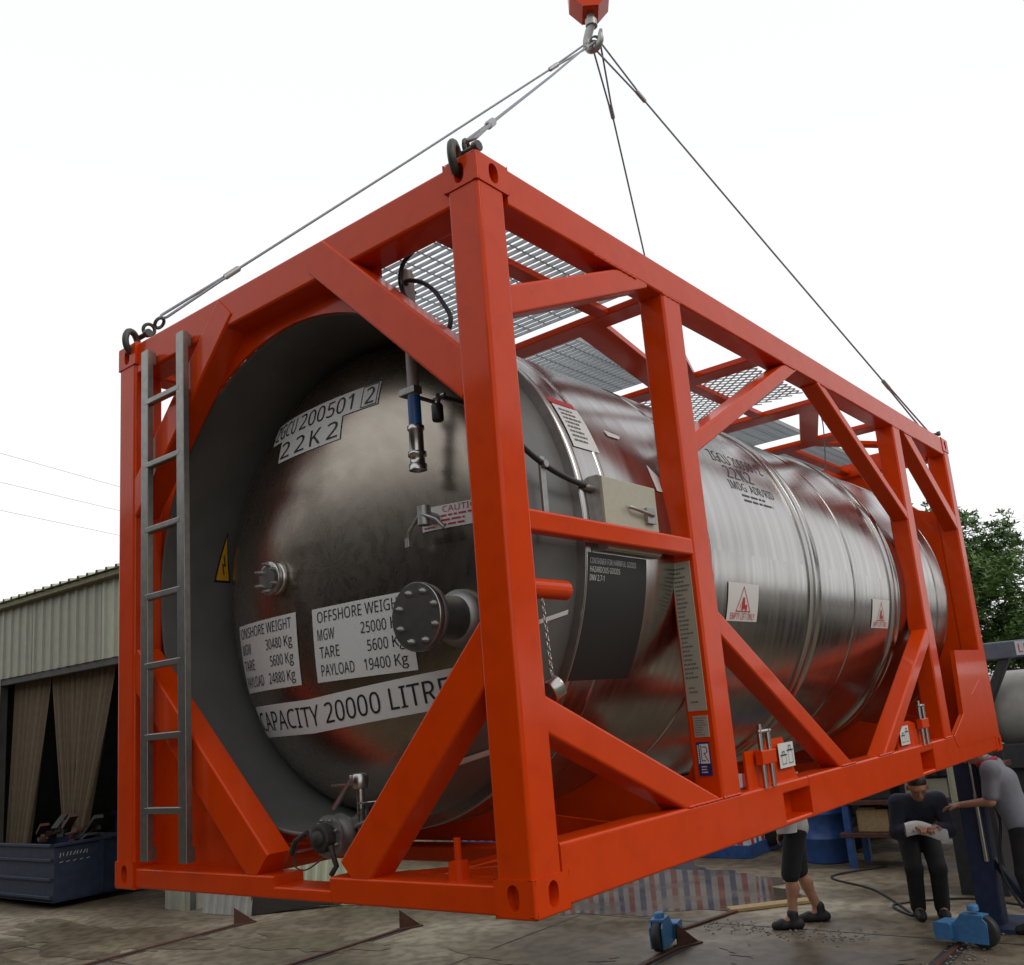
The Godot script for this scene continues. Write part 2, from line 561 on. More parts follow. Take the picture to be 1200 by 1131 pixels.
func blot(b: MB, poly: Array, f: Callable, lift := 0.006) -> void:              # a printed filled shape
	var pp := PackedVector2Array(poly)
	var ids := Geometry2D.triangulate_polygon(pp)
	var s := b.v.size()
	for p in pp:
		var r: Array = f.call(p.x, p.y, lift)
		b.vert(r[0], r[1])
	for k in ids.size() / 3:
		b.tri(s + ids[k * 3], s + ids[k * 3 + 1], s + ids[k * 3 + 2])

func head_z(x: float, y: float) -> float:
	var r := Vector2(x - XC, y - YC).length() / 1.055
	return -0.60 + 0.30 * sqrt(maxf(0.0, 1.0 - pow(r, 2.6)))

func on_head(x: float, y: float, lift := 0.0) -> Array:
	var e := 0.004
	var nn := Vector3(-(head_z(x + e, y) - head_z(x - e, y)) / (2 * e), -(head_z(x, y + e) - head_z(x, y - e)) / (2 * e), 1).normalized()
	return [Vector3(x, y, head_z(x, y)) + nn * lift, nn]

func on_barrel(z: float, h: float, lift := 0.0) -> Array:     # u runs along -Z (rightwards in the picture), h is arc length from the side's middle height
	var a := h / CLAD_R
	var nn := Vector3(cos(a), sin(a), 0)
	return [Vector3(XC, YC, -z) + nn * (CLAD_R + lift), nn]


# ---------------------------------------------------------------- the tank container
func mirror(p: Vector3) -> Vector3:
	return Vector3(2 * XC - p.x, p.y, p.z)

func casting(x0: float, y0: float, z0: float, sx: float, sy: float, sz: float) -> MB:
	# ISO corner casting: outer faces carry oval apertures. (x0, y0, z0) is the outermost corner; sx.. point outward.
	var b := MB.new()
	var dx := 0.162
	var dy := 0.118
	var dz := 0.178
	var o := Vector3(x0, y0, z0)
	var ax := [Vector3(-sx, 0, 0) * dx, Vector3(0, -sy, 0) * dy, Vector3(0, 0, -sz) * dz]
	var bv := 0.009
	for q in 3:                                   # the three outward faces
		var nn: Vector3 = -ax[q].normalized()
		var e1: Vector3 = ax[(q + 1) % 3]
		var e2: Vector3 = ax[(q + 2) % 3]
		var c := o + (e1 + e2) / 2 + (e1.normalized() + e2.normalized()) * bv / 2
		var hole := Vector2(0.060, 0.032)         # top or bottom face: along z, x
		if q == 0: hole = Vector2(0.040, 0.026)   # side face: along y, z
		elif q == 2: hole = Vector2(0.024, 0.040) # end face: along x, y
		ring_face(b, c, e1 - e1.normalized() * bv, e2 - e2.normalized() * bv, nn, hole, 0.014)
		# rounded edge between this face and the next, and the corner
		var ai: Vector3 = -nn
		var aj: Vector3 = e1.normalized()
		var ak: Vector3 = e2.normalized()
		var lk: float = e2.length()
		var ss := b.v.size()
		for w in 4:
			var an := PI / 2 * w / 3.0
			var dir := -ai * cos(an) - aj * sin(an)
			var pp: Vector3 = o + (ai + aj) * bv + dir * bv
			b.vert(pp + ak * bv, dir); b.vert(pp + ak * lk, dir)
		for w in 3: b.quad(ss + w * 2, ss + w * 2 + 1, ss + w * 2 + 3, ss + w * 2 + 2)
	var c0 := b.v.size()
	for q in 3:
		var g1: Vector3 = ax[(q + 1) % 3].normalized()
		var g2: Vector3 = ax[(q + 2) % 3].normalized()
		b.vert(o + (g1 + g2) * bv, -ax[q].normalized())
	b.tri(c0, c0 + 1, c0 + 2)
	for q in 3:                                   # inner faces, plain
		var f1: Vector3 = ax[(q + 1) % 3]
		var f2: Vector3 = ax[(q + 2) % 3]
		var oo: Vector3 = o + ax[q]
		b.face([oo, oo + f1, oo + f1 + f2, oo + f2])
	return b

func ring_face(b: MB, c: Vector3, e1: Vector3, e2: Vector3, nn: Vector3, hole: Vector2, bev: float) -> void:
	var h1 := e1.length() / 2
	var h2 := e2.length() / 2
	var u1 := e1.normalized()
	var u2 := e2.normalized()
	var seg := 32
	var s := b.v.size()
	for k in seg + 1:
		var a := TAU * k / seg
		var d := Vector2(cos(a), sin(a))
		var sc := minf(h1 / maxf(absf(d.x), 1e-5), h2 / maxf(absf(d.y), 1e-5))
		var rect := d * sc
		var he := Vector2(d.x * hole.x, d.y * hole.y)
		if hole.x > hole.y: he.x = clampf(d.x * 1.6, -1, 1) * hole.x
		else: he.y = clampf(d.y * 1.6, -1, 1) * hole.y
		if hole.x > hole.y: he.y = hole.y * signf(d.y) * sqrt(maxf(0.0, 1.0 - pow(absf(he.x / hole.x), 3.0)))
		else: he.x = hole.x * signf(d.x) * sqrt(maxf(0.0, 1.0 - pow(absf(he.y / hole.y), 3.0)))
		var pr := c + u1 * rect.x + u2 * rect.y
		var ph := c + u1 * he.x + u2 * he.y
		b.vert(pr, nn); b.vert(ph, nn)
		var inw := (c - ph).normalized()
		b.vert(ph, inw); b.vert(ph - nn * 0.035, inw)
	for k in seg:
		var q := s + k * 4
		b.quad(q, q + 1, q + 5, q + 4)
		b.quad(q + 2, q + 3, q + 7, q + 6)
	var m := b.v.size()
	b.vert(c - nn * 0.035, nn)
	for k in seg + 1: b.vert(b.v[s + k * 4 + 3], nn)
	for k in seg: b.tri(m, m + 1 + k, m + 2 + k)

func member(called: String, p0: Vector3, p1: Vector3, w: float, h: float, r := 0.012, up := Vector3.UP, both := true, label := "") -> MeshInstance3D:
	# one painted frame member, and its twin on the other long side
	var b := MB.new()
	b.bar(p0, p1, w, h, r, up)
	var o := piece(called, b, M.paint, box_con)
	if label: o.set_meta("label", label)
	if both:
		var c := MB.new()
		c.bar(mirror(p0), mirror(p1), w, h, r, up)
		piece(called, c, M.paint, box_con)
	return o

func side_bar(called: String, y0: float, z0: float, y1: float, z1: float, w: float, face := -0.004, depth := 0.11) -> void:
	# a brace in the plane of the long sides
	var x := face - depth / 2
	member(called, Vector3(x, y0, z0), Vector3(x, y1, z1), w, depth, 0.012, Vector3.RIGHT)

func end_bar(x0: float, y0: float, x1: float, y1: float, w: float, z: float, depth := 0.12) -> void:
	var b := MB.new()
	b.bar(Vector3(x0, y0, z), Vector3(x1, y1, z), w, depth, 0.012, Vector3.BACK)
	piece("diagonal_brace", b, M.paint, box_con)

func frame() -> void:
	# corner posts and castings
	for q in 4:
		var left := q % 2 == 1
		var rear := q >= 2
		var b := MB.new()
		var xa := -0.150 if not left else -WID + 0.002
		var xb := -0.002 if not left else -WID + 0.150
		var za := -0.150 if not rear else -LEN + 0.002
		var zb := -0.002 if not rear else -LEN + 0.150
		b.bar(Vector3((xa + xb) / 2, 0.116, (za + zb) / 2), Vector3((xa + xb) / 2, HGT - 0.116, (za + zb) / 2), xb - xa, zb - za, 0.016, Vector3.BACK)
		piece("corner_post", b, M.paint, box_con)
	for q in 8:
		var left2 := q % 2 == 1
		var rear2 := (q / 2) % 2 == 1
		var low := q >= 4
		piece("corner_casting", casting(-WID - 0.003 if left2 else 0.003, 0.0 if low else HGT, -LEN - 0.003 if rear2 else 0.003, -1.0 if left2 else 1.0, -1.0 if low else 1.0, -1.0 if rear2 else 1.0), M.paint, box_con)
	# long rails
	var b1 := MB.new()
	member("top_rail", Vector3(-0.067, 2.511, -0.17), Vector3(-0.067, 2.511, -LEN + 0.17), 0.130, 0.154)
	# bottom rail with fork pockets: lengths of tube between the pockets, and thinner straps over them
	for seg in [[-0.1505, -1.84], [-2.15, -3.93], [-4.21, -LEN + 0.1505]]:
		member("bottom_rail", Vector3(-0.062, 0.108, seg[0]), Vector3(-0.062, 0.108, seg[1]), 0.120, 0.194)
	for seg in [[-1.835, -2.155], [-3.925, -4.215]]:
		member("fork_pocket_strap", Vector3(-0.063, 0.178, seg[0]), Vector3(-0.063, 0.178, seg[1]), 0.118, 0.052)
		member("fork_pocket_strap", Vector3(-0.063, 0.024, seg[0]), Vector3(-0.063, 0.024, seg[1]), 0.118, 0.026)
		var zz: float = (seg[0] + seg[1]) / 2
		member("fork_pocket_back", Vector3(-0.115, 0.094, seg[0]), Vector3(-0.115, 0.094, seg[1]), 0.014, 0.116, 0.002)
	# side posts and braces
	for z in [-1.352, -4.62]:
		member("side_post", Vector3(-0.067, 0.20, z), Vector3(-0.067, 2.44, z), 0.130, 0.168, 0.014, Vector3.BACK)
	side_bar("diagonal_brace", 2.045, -0.12, 2.470, -1.12, 0.108)
	side_bar("guard_rail", 1.254, -0.14, 1.254, -1.28, 0.078, -0.006, 0.055)
	side_bar("diagonal_brace", 0.625, -0.09, 0.125, -1.30, 0.118)
	side_bar("diagonal_brace", 1.735, -1.40, 2.470, -2.79, 0.084)
	side_bar("diagonal_brace", 0.945, -1.40, 0.10, -2.85, 0.10)
	side_bar("diagonal_brace", 2.455, -3.13, 1.735, -4.60, 0.068)
	side_bar("diagonal_brace", 2.500, -4.78, 1.840, -5.93, 0.105)
	side_bar("diagonal_brace", 0.945, -4.62, 0.10, -3.19, 0.095)
	for q in [[0.205, -0.98, -1.262], [0.205, -1.27, -1.436], [0.205, -2.60, -2.80], [0.205, -3.18, -3.42], [0.205, -4.53, -4.71], [2.434, -0.72, -1.05], [2.434, -1.27, -1.436], [2.434, -2.60, -2.78], [2.434, -3.18, -3.33], [2.434, -4.53, -4.71], [2.434, -4.80, -5.06]]:
		var wb := MB.new()
		var wp := []
		var wr := []
		var zz0: float = q[1]
		while zz0 > q[2]:
			wp.append(Vector3(-0.0035, q[0], zz0))
			wr.append(0.0055 + 0.0014 * sin(zz0 * 900.0))
			zz0 -= 0.006
		wb.tube(wp, wr, 6)
		piece("weld_bead", wb, M.paint, box_con)
	# gusset plates at the far bottom corner, one each side
	for s in 2:
		var g := MB.new()
		var gp := PackedVector2Array([Vector2(-4.731, 0.198), Vector2(-5.07, 0.335), Vector2(-5.126, 0.798), Vector2(-6.03, 0.798), Vector2(-6.03, 0.12), Vector2(-4.8, 0.12)])
		var xx := -0.03 if s == 0 else -WID - 0.001
		g.prism(gp, func(q): return Vector3(xx, q.y, q.x), Vector3(0.031, 0, 0))
		piece("gusset_plate", g, M.paint, box_con)
		var gb := MB.new()
		var x2 := 0.001 if s == 0 else -WID - 0.001
		gb.tube([Vector3(x2, 0.198, -4.735), Vector3(x2, 0.335, -5.07)], 0.006, 6)
		gb.tube([Vector3(x2, 0.457, -5.379), Vector3(x2, 0.564, -5.688)], 0.004, 6)
		piece("weld_bead", gb, M.paint, box_con)
	# ends
	for e in 2:
		var zc := -0.086 if e == 0 else -LEN + 0.086
		var t := MB.new()
		t.bar(Vector3(-0.15, 2.503, zc), Vector3(-WID + 0.15, 2.503, zc), 0.146, 0.166, 0.014)
		piece("top_end_beam", t, M.paint, box_con)
		if e == 0:
			var parts := [[-0.15, -0.95, 0.097], [-0.945, -1.285, 0.052], [-1.28, -WID + 0.15, 0.090]]
			for q in 3:
				var bb := MB.new()
				bb.box(Vector3(parts[q][0], 0.006, -0.148 + q * 0.001), Vector3(parts[q][1], parts[q][2], -0.005 + (0.001 if q == 1 else 0.0)), 0.010)
				piece("bottom_end_beam", bb, M.paint, box_con)
		else:
			var bb2 := MB.new()
			bb2.box(Vector3(-0.15, 0.01, -LEN + 0.005), Vector3(-WID + 0.15, 0.2, -LEN + 0.15), 0.012)
			piece("bottom_end_beam", bb2, M.paint, box_con)
	end_bar(-0.90, 2.52, -0.105, 1.748, 0.150, -0.066)
	end_bar(-WID + 0.90, 2.52, -WID + 0.105, 1.748, 0.150, -0.066)
	end_bar(-0.838, 0.10, -0.08, 0.885, 0.155, -0.068)
	end_bar(-1.372, 0.108, -2.32, 1.00, 0.160, -0.068)
	for s in [[-0.9, 2.5, -0.11, 1.735], [-1.538, 2.5, -2.328, 1.735], [-0.85, 0.09, -0.10, 0.865], [-1.588, 0.09, -2.338, 0.865]]:
		end_bar(s[0], s[1], s[2], s[3], 0.150, -LEN + 0.068)
	var tp := [Vector2(-2.03, 2.03), Vector2(-1.60, 2.45), Vector2(-0.64, 2.45)]
	for k in 17:
		var a := deg_to_rad(lerpf(57.0, 141.0, k / 16.0))
		tp.append(Vector2(XC + cos(a) * 1.066, YC + sin(a) * 1.066))
	var tpb := MB.new()
	tpb.prism(PackedVector2Array(tp), func(q): return Vector3(q.x, q.y, -0.130), Vector3(0, 0, 0.012))
	piece("bulkhead_plate", tpb, M.paint, box_con)
	# plates in the lower left corner of the near end and inside the left side
	var lp := MB.new()
	lp.prism(PackedVector2Array([Vector2(-2.29, 0.088), Vector2(-1.42, 0.088), Vector2(-2.29, 0.90)]), func(q): return Vector3(q.x, q.y, -0.125), Vector3(0, 0, 0.012))
	piece("gusset_plate", lp, M.paint, box_con)
	var lq := MB.new()
	lq.prism(PackedVector2Array([Vector2(-0.15, 0.2), Vector2(-0.15, 2.0), Vector2(-0.42, 2.0), Vector2(-0.62, 1.8), Vector2(-0.62, 0.2)]), func(q): return Vector3(-2.372, q.y, q.x), Vector3(0.012, 0, 0))
	piece("gusset_plate", lq, M.paint, box_con)
	# saddle plates that carry the tank, front, middle post and rear
	for z in [-0.86, -1.36, -4.62, -5.55]:
		for s in 2:
			var low: bool = z > -1.0 and s == 0
			var arc := [Vector2(-0.128, 0.12), Vector2(-0.128, 0.42 if z < -1.0 else (0.17 if low else 0.30)), Vector2(-0.22, 0.16 if low else 0.27)]
			for k in 9:
				var a := lerpf(-1.02 if z < -1.0 else (-1.30 if low else -0.95), -PI / 2, k / 8.0)
				arc.append(Vector2(XC + cos(a) * 1.10, YC + sin(a) * 1.10))
			arc.append(Vector2(XC, 0.09))
			arc.append(Vector2(-0.35, 0.09))
			var pb := MB.new()
			var fx := 1.0 if s == 0 else -1.0
			var zz2: float = z
			pb.prism(PackedVector2Array(arc), func(q): return Vector3(XC + (q.x - XC) * fx, q.y, zz2), Vector3(0, 0, -0.016))
			piece("saddle_plate", pb, M.paint, box_con)
	# floor beams
	for z in [-0.80, -1.42, -2.75, -4.55, -5.6]:
		var cb := MB.new()
		cb.box(Vector3(-0.12, 0.02, z - 0.06), Vector3(-WID + 0.12, 0.085, z + 0.06), 0.008)
		piece("cross_beam", cb, M.paint, box_con)
	for x in [-0.62, -1.82]:
		var sb := MB.new()
		sb.bar(Vector3(x, 0.055, -0.15), Vector3(x, 0.055, -LEN + 0.15), 0.09, 0.06, 0.008)
		piece("floor_beam", sb, M.paint, box_con)
	var db := MB.new()
	db.bar(Vector3(-0.12, 0.05, -0.75), Vector3(-0.92, 0.05, -0.12), 0.075, 0.06, 0.006)
	piece("floor_brace", db, M.paint, box_con)
	# rear corner plates beside the tank end
	for s in 2:
		for q in 2:
			var poly := []
			if q == 0:
				poly = [Vector2(-0.15, 0.20), Vector2(-0.15, 1.29)]
				for k in 9:
					var a := lerpf(0.0, -1.15, k / 8.0)
					poly.append(Vector2(XC + cos(a) * 1.0, YC + sin(a) * 1.0))
				poly.append(Vector2(XC + 0.45, 0.20))
			else:
				poly = [Vector2(-0.15, 1.295), Vector2(-0.15, 1.97), Vector2(-0.45, 2.07)]
				for k in 7:
					var a2 := lerpf(0.85, 0.005, k / 6.0)
					poly.append(Vector2(XC + cos(a2) * 1.0, YC + sin(a2) * 1.0))
			var rb := MB.new()
			var fx2 := 1.0 if s == 0 else -1.0
			rb.prism(PackedVector2Array(poly), func(p): return Vector3(XC + (p.x - XC) * fx2, p.y, -5.93), Vector3(0, 0, 0.014))
			piece("end_plate", rb, M.paint, box_con)


func walkway() -> void:
	# cross beams under the roof walkway, braces and gratings
	for z in [[-1.37, 0.13], [-2.53, 0.14], [-3.64, 0.17], [-4.58, 0.16]]:
		var b := MB.new()
		b.box(Vector3(-0.13, 2.452, z[0] - z[1] / 2), Vector3(-WID + 0.13, 2.488, z[0] + z[1] / 2), 0.006)
		piece("walkway_beam", b, M.paint, box_con)
	for s in 2:
		var f := func(p: Vector3): return p if s == 0 else mirror(p)
		for q in [[Vector3(-0.36, 2.472, -0.15), Vector3(-0.36, 2.472, -1.31), 0.075], [Vector3(-0.50, 2.470, -1.42), Vector3(-0.70, 2.470, -2.48), 0.16],
			[Vector3(-0.60, 2.472, -2.60), Vector3(-0.60, 2.472, -3.56), 0.07], [Vector3(-0.16, 2.470, -1.46), Vector3(-0.52, 2.470, -2.46), 0.07],
			[Vector3(-0.30, 2.470, -3.72), Vector3(-0.62, 2.470, -4.50), 0.13], [Vector3(-0.855, 2.472, -4.66), Vector3(-0.855, 2.472, -LEN + 0.15), 0.085], [Vector3(-0.16, 2.470, -5.4), Vector3(-0.6, 2.470, -4.66), 0.09]]:
			var b2 := MB.new()
			b2.bar(f.call(q[0]), f.call(q[1]), q[2], 0.034, 0.004)
			piece("walkway_brace", b2, M.paint, box_con)
	for p in [[-WID + 0.16, -0.145, -1.27, -0.155], [-WID + 0.67, -0.67, -2.40, -1.47], [-WID + 0.62, -0.62, -4.38, -3.80], [-WID + 0.62, -0.62, -5.72, -4.76]]:
		var g := MB.new()
		var x0: float = p[0]
		var x1: float = p[1]
		var z := float(p[2])
		while z < p[3]:
			g.bar(Vector3(x0, 2.507, z), Vector3(x1, 2.507, z), 0.005, 0.016, 0.0)
			z += 0.041
		var x := x0
		while x <= x1 + 0.001:
			g.bar(Vector3(x, 2.513, p[2]), Vector3(x, 2.513, p[3]), 0.005, 0.004, 0.0)
			x += 0.1
		g.bar(Vector3(x0, 2.507, p[2]), Vector3(x0, 2.507, p[3]), 0.005, 0.032, 0.0)
		g.bar(Vector3(x1, 2.507, p[2]), Vector3(x1, 2.507, p[3]), 0.005, 0.032, 0.0)
		piece("walkway_grating", g, M.galv, box_con).set_meta("kind", "stuff")
	# expanded metal in the middle bay
	var e := MB.new()
	var px := 0.036
	var pz := 0.062
	var nx := int((WID - 0.44) / px)
	var nz := int(0.84 / pz)
	for a in nx:
		for c in nz:
			var xa := -0.22 - a * px
			var za := -2.63 - c * pz
			var s2 := 1.0 if a % 2 == 0 else -1.0
			var z0 := za + pz * 0.5 * (1.0 - s2) * 0.5
			e.bar(Vector3(xa, 2.500, z0), Vector3(xa - px, 2.500, z0 - pz / 2), 0.007, 0.006, 0.0, Vector3.UP, false)
			e.bar(Vector3(xa - px, 2.500, z0 - pz / 2 ), Vector3(xa, 2.500, z0 - pz), 0.007, 0.006, 0.0, Vector3.UP, false)
	piece("walkway_mesh", e, M.galv, box_con).set_meta("kind", "stuff")


func ladder() -> void:
	var l := Node3D.new()
	l.name = "ladder"
	box_con.add_child(l)
	for x in [-2.118, -1.818]:
		var b := MB.new()
		b.bar(Vector3(x, 0.13, 0.030), Vector3(x, 2.475, 0.030), 0.058, 0.030, 0.003, Vector3.BACK)
		piece("stile", b, M.ladder, l)
		for y in [0.16, 2.44]:
			var c := MB.new()
			c.box(Vector3(x - 0.022, y - 0.03, -0.004), Vector3(x + 0.022, y + 0.03, 0.020), 0.003)
			piece("bracket", c, M.ladder, l)
	for k in 7:
		var r := MB.new()
		var y2 := 0.341 + k * 0.3115
		r.bar(Vector3(-2.112, y2, 0.030), Vector3(-1.825, y2, 0.030), 0.032, 0.030, 0.006)
		piece("rung", r, M.ladder, l)


func tank() -> void:
	var t := Node3D.new()
	t.name = "tank"
	box_con.add_child(t)
	var o := Vector3(XC, YC, 0)
	# barrel cladding, seen as three lengths between raised bands
	for q in [[-0.600, -2.80], [-2.90, -4.22], [-4.32, -5.56]]:
		var b := MB.new()
		b.lathe([Vector2(CLAD_R, -q[0]), Vector2(CLAD_R, -q[1])], o, Vector3.FORWARD, 192)
		piece("cladding", b, M.clad, t)
	var st := MB.new()
	st.lathe([Vector2(1.070, 0.602), Vector2(CLAD_R - 0.004, 0.602), Vector2(CLAD_R - 0.004, 0.602), Vector2(CLAD_R + 0.003, 0.606), Vector2(CLAD_R + 0.003, 0.640), Vector2(CLAD_R, 0.642)], o, Vector3.FORWARD, 192)
	piece("cladding_edge", st, M.steel, t)
	for z in [2.85, 4.27]:
		var r := MB.new()
		r.lathe([Vector2(CLAD_R - 0.002, z - 0.066), Vector2(CLAD_R + 0.016, z - 0.060), Vector2(CLAD_R + 0.020, z - 0.054), Vector2(CLAD_R + 0.016, z - 0.046), Vector2(CLAD_R + 0.012, z - 0.040), Vector2(CLAD_R + 0.012, z + 0.040), Vector2(CLAD_R + 0.016, z + 0.046), Vector2(CLAD_R + 0.020, z + 0.054), Vector2(CLAD_R + 0.016, z + 0.060), Vector2(CLAD_R - 0.002, z + 0.066)], o, Vector3.FORWARD, 192)
		piece("band", r, M.clad, t)
	for z in [0.80, 1.62, 3.50, 5.30]:
		var sm := MB.new()
		sm.lathe([Vector2(CLAD_R - 0.001, z - 0.016), Vector2(CLAD_R + 0.0035, z - 0.010), Vector2(CLAD_R + 0.0035, z + 0.010), Vector2(CLAD_R - 0.001, z + 0.016)], o, Vector3.FORWARD, 192)
		piece("seam", sm, M.clad, t)
	# rear end
	var re := MB.new()
	re.lathe([Vector2(CLAD_R, 5.56), Vector2(CLAD_R + 0.004, 5.565), Vector2(CLAD_R - 0.01, 5.60), Vector2(0.99, 5.62), Vector2(0.99, 5.62), Vector2(0.97, 5.80), Vector2(0.97, 5.80), Vector2(0.9, 5.82), Vector2(0.0, 5.86)], o, Vector3.FORWARD, 96)
	piece("rear_end", re, M.clad, t)
	# skirt round the near end and the dished head inside it
	var k := MB.new()
	k.lathe([Vector2(1.078, 0.66), Vector2(1.078, 0.142), Vector2(1.078, 0.142), Vector2(1.074, 0.138), Vector2(1.066, 0.138), Vector2(1.062, 0.142), Vector2(1.062, 0.142), Vector2(1.062, 0.60)], o, Vector3.FORWARD, 160)
	piece("skirt", k, M.skirt, t)
	var h := MB.new()
	var pr := [Vector2(1.0622, 0.66), Vector2(1.055, 0.60)]
	for q in range(1, 41):
		var ra := 1.055 * (1.0 - pow(q / 40.0, 2.0) * 1.0) if q < 40 else 0.0
		ra = 1.055 * cos(q / 40.0 * PI / 2) if q < 40 else 0.0
		pr.append(Vector2(ra, -head_z(XC + ra, YC)))
	h.lathe(pr, o, Vector3.FORWARD, 160)
	piece("tank_head", h, M.head, t)
	# capped manhole and inspection flange on the head
	fittings(box_con)
	labels(t)

func bolts(parent: Node, m: Material, c: Vector3, ax: Vector3, R: float, n: int, r: float, h: float) -> void:
	var u := ax.cross(Vector3.UP).normalized()
	var w := ax.cross(u)
	var b := MB.new()
	b.lathe([Vector2(r, 0), Vector2(r, h), Vector2(r, h), Vector2(r * 0.6, h), Vector2(r * 0.6, h), Vector2(r * 0.6, h * 1.7), Vector2(r * 0.6, h * 1.7), Vector2(0, h * 1.7)], Vector3.ZERO, ax, 6)
	var me := b.mesh()
	for k in n:
		var a := TAU * (k + 0.5) / n
		piece("bolt", me, m, parent).position = c + (u * cos(a) + w * sin(a)) * R

func group_part(called: String, parent: Node) -> Node3D:
	var g := Node3D.new()
	var k := 0
	var nm := called
	while parent.has_node(NodePath(nm)):
		k += 1
		nm = "%s_%03d" % [called, k]
	g.name = nm
	parent.add_child(g)
	return g

func fittings(root: Node) -> void:
	# large blind flange
	var g := group_part("blind_flange", root)
	var c := Vector3(-0.545, 0.990, -0.112)
	var b := MB.new()
	b.lathe([Vector2(0, 0.0), Vector2(0.124, 0.0), Vector2(0.124, 0.0), Vector2(0.127, -0.003), Vector2(0.127, -0.022), Vector2(0.127, -0.022), Vector2(0.0, -0.022)], c, Vector3.BACK, 48)
	piece("disc", b, M.steel, g)
	var b2 := MB.new()
	b2.lathe([Vector2(0.088, -0.022), Vector2(0.116, -0.024), Vector2(0.122, -0.028), Vector2(0.122, -0.048), Vector2(0.122, -0.048), Vector2(0.084, -0.050), Vector2(0.084, -0.050), Vector2(0.084, -0.21)], c, Vector3.BACK, 48)
	piece("neck", b2, M.dull, g)
	var b3 := MB.new()
	b3.lathe([Vector2(0.084, -0.205), Vector2(0.110, -0.222), Vector2(0.112, -0.245), Vector2(0.10, -0.30)], c, Vector3.BACK, 48)
	piece("collar", b3, M.dull, g)
	bolts(g, M.steel, c, Vector3.BACK, 0.096, 8, 0.0115, 0.010)
	# small flange at the left
	var g2 := group_part("blind_flange", root)
	var c2 := Vector3(-1.622, 1.308, -0.262)
	var d := MB.new()
	d.lathe([Vector2(0, 0.0), Vector2(0.055, 0.0), Vector2(0.055, 0.0), Vector2(0.076, -0.004), Vector2(0.078, -0.006), Vector2(0.078, -0.024), Vector2(0.078, -0.024), Vector2(0.05, -0.026), Vector2(0.05, -0.034), Vector2(0.05, -0.034), Vector2(0.078, -0.036), Vector2(0.078, -0.052), Vector2(0.07, -0.056), Vector2(0.048, -0.06), Vector2(0.048, -0.10)], c2, Vector3.BACK, 40)
	piece("disc", d, M.steel, g2)
	bolts(g2, M.dull, c2 - Vector3(0, 0, 0.006), Vector3.BACK, 0.063, 6, 0.010, 0.018)
	# vent pipe running down the end, with its valve
	var v := group_part("vent_pipe", root)
	var e := MB.new()
	e.tube([Vector3(-0.607, 2.30, -0.235), Vector3(-0.607, 1.86, -0.235)], 0.024, 16)
	piece("upper_pipe", e, M.pipe, v)
	var e1 := MB.new()
	e1.tube([Vector3(-0.607, 2.425, -0.235), Vector3(-0.607, 2.418, -0.235), Vector3(-0.607, 2.40, -0.235), Vector3(-0.607, 2.22, -0.235)], [0.012, 0.024, 0.030, 0.030], 16)
	piece("pipe_cap", e1, M.pipe, v)
	var e2 := MB.new()
	e2.tube([Vector3(-0.607, 1.88, -0.235), Vector3(-0.607, 1.74, -0.235)], 0.026, 16)
	piece("blue_sleeve", e2, M.blue_band, v)
	var e3 := MB.new()
	e3.lathe([Vector2(0.026, 1.76), Vector2(0.034, 1.755), Vector2(0.034, 1.74), Vector2(0.034, 1.74), Vector2(0.029, 1.735), Vector2(0.029, 1.65), Vector2(0.029, 1.65), Vector2(0.037, 1.648), Vector2(0.037, 1.632), Vector2(0.03, 1.63), Vector2(0.03, 1.60), Vector2(0.036, 1.598), Vector2(0.036, 1.575), Vector2(0.036, 1.575), Vector2(0.02, 1.57), Vector2(0.0, 1.565)], Vector3(-0.607, 0, -0.235), Vector3.UP, 20)
	piece("coupling", e3, M.steel, v)
	for y in [1.90, 2.25]:
		var e4 := MB.new()
		e4.box(Vector3(-0.66, y - 0.015, -0.25), Vector3(-0.575, y + 0.015, -0.205), 0.004)
		e4.tube([Vector3(-0.645, y, -0.25), Vector3(-0.645, y, -0.45)], 0.009, 8)
		piece("pipe_clamp", e4, M.dull, v)
	# two control lines looping from the walkway
	for q in [[Vector3(-0.40, 2.53, -0.17), Vector3(-0.439, 2.50, -0.2), Vector3(-0.518, 2.47, -0.2), Vector3(-0.581, 2.44, -0.2), Vector3(-0.606, 2.395, -0.2), Vector3(-0.606, 2.34, -0.2), Vector3(-0.573, 2.26, -0.21), Vector3(-0.50, 2.17, -0.26)],
		[Vector3(-0.60, 2.33, -0.27), Vector3(-0.581, 2.354, -0.2), Vector3(-0.501, 2.324, -0.2), Vector3(-0.434, 2.267, -0.2), Vector3(-0.385, 2.192, -0.2), Vector3(-0.351, 2.124, -0.2), Vector3(-0.364, 2.072, -0.2), Vector3(-0.39, 2.05, -0.21)]]:
		var hs := MB.new()
		hs.tube(smooth(q, 6), 0.0095, 8)
		piece("control_hose", hs, M.hose, root)
	# black-capped fitting and the test cock beside the caution label
	var gv := group_part("air_fitting", root)
	var a1 := MB.new()
	a1.tube([Vector3(-0.475, 1.845, -0.40), Vector3(-0.475, 1.845, -0.235), Vector3(-0.475, 1.80, -0.225)], 0.012, 10)
	a1.tube([Vector3(-0.505, 1.845, -0.24), Vector3(-0.445, 1.845, -0.24)], 0.008, 8)
	piece("stem", a1, M.steel, gv)
	var a2 := MB.new()
	a2.lathe([Vector2(0, -0.035), Vector2(0.02, -0.035), Vector2(0.023, -0.03), Vector2(0.023, 0.028), Vector2(0.018, 0.035), Vector2(0, 0.035)], Vector3(-0.475, 1.775, -0.225), Vector3.UP, 16)
	piece("cap", a2, M.black, gv)
	var gw := group_part("test_cock", root)
	var w1 := MB.new()
	w1.tube([Vector3(-0.63, 1.395, -0.36), Vector3(-0.60, 1.392, -0.235)], 0.022, 12)
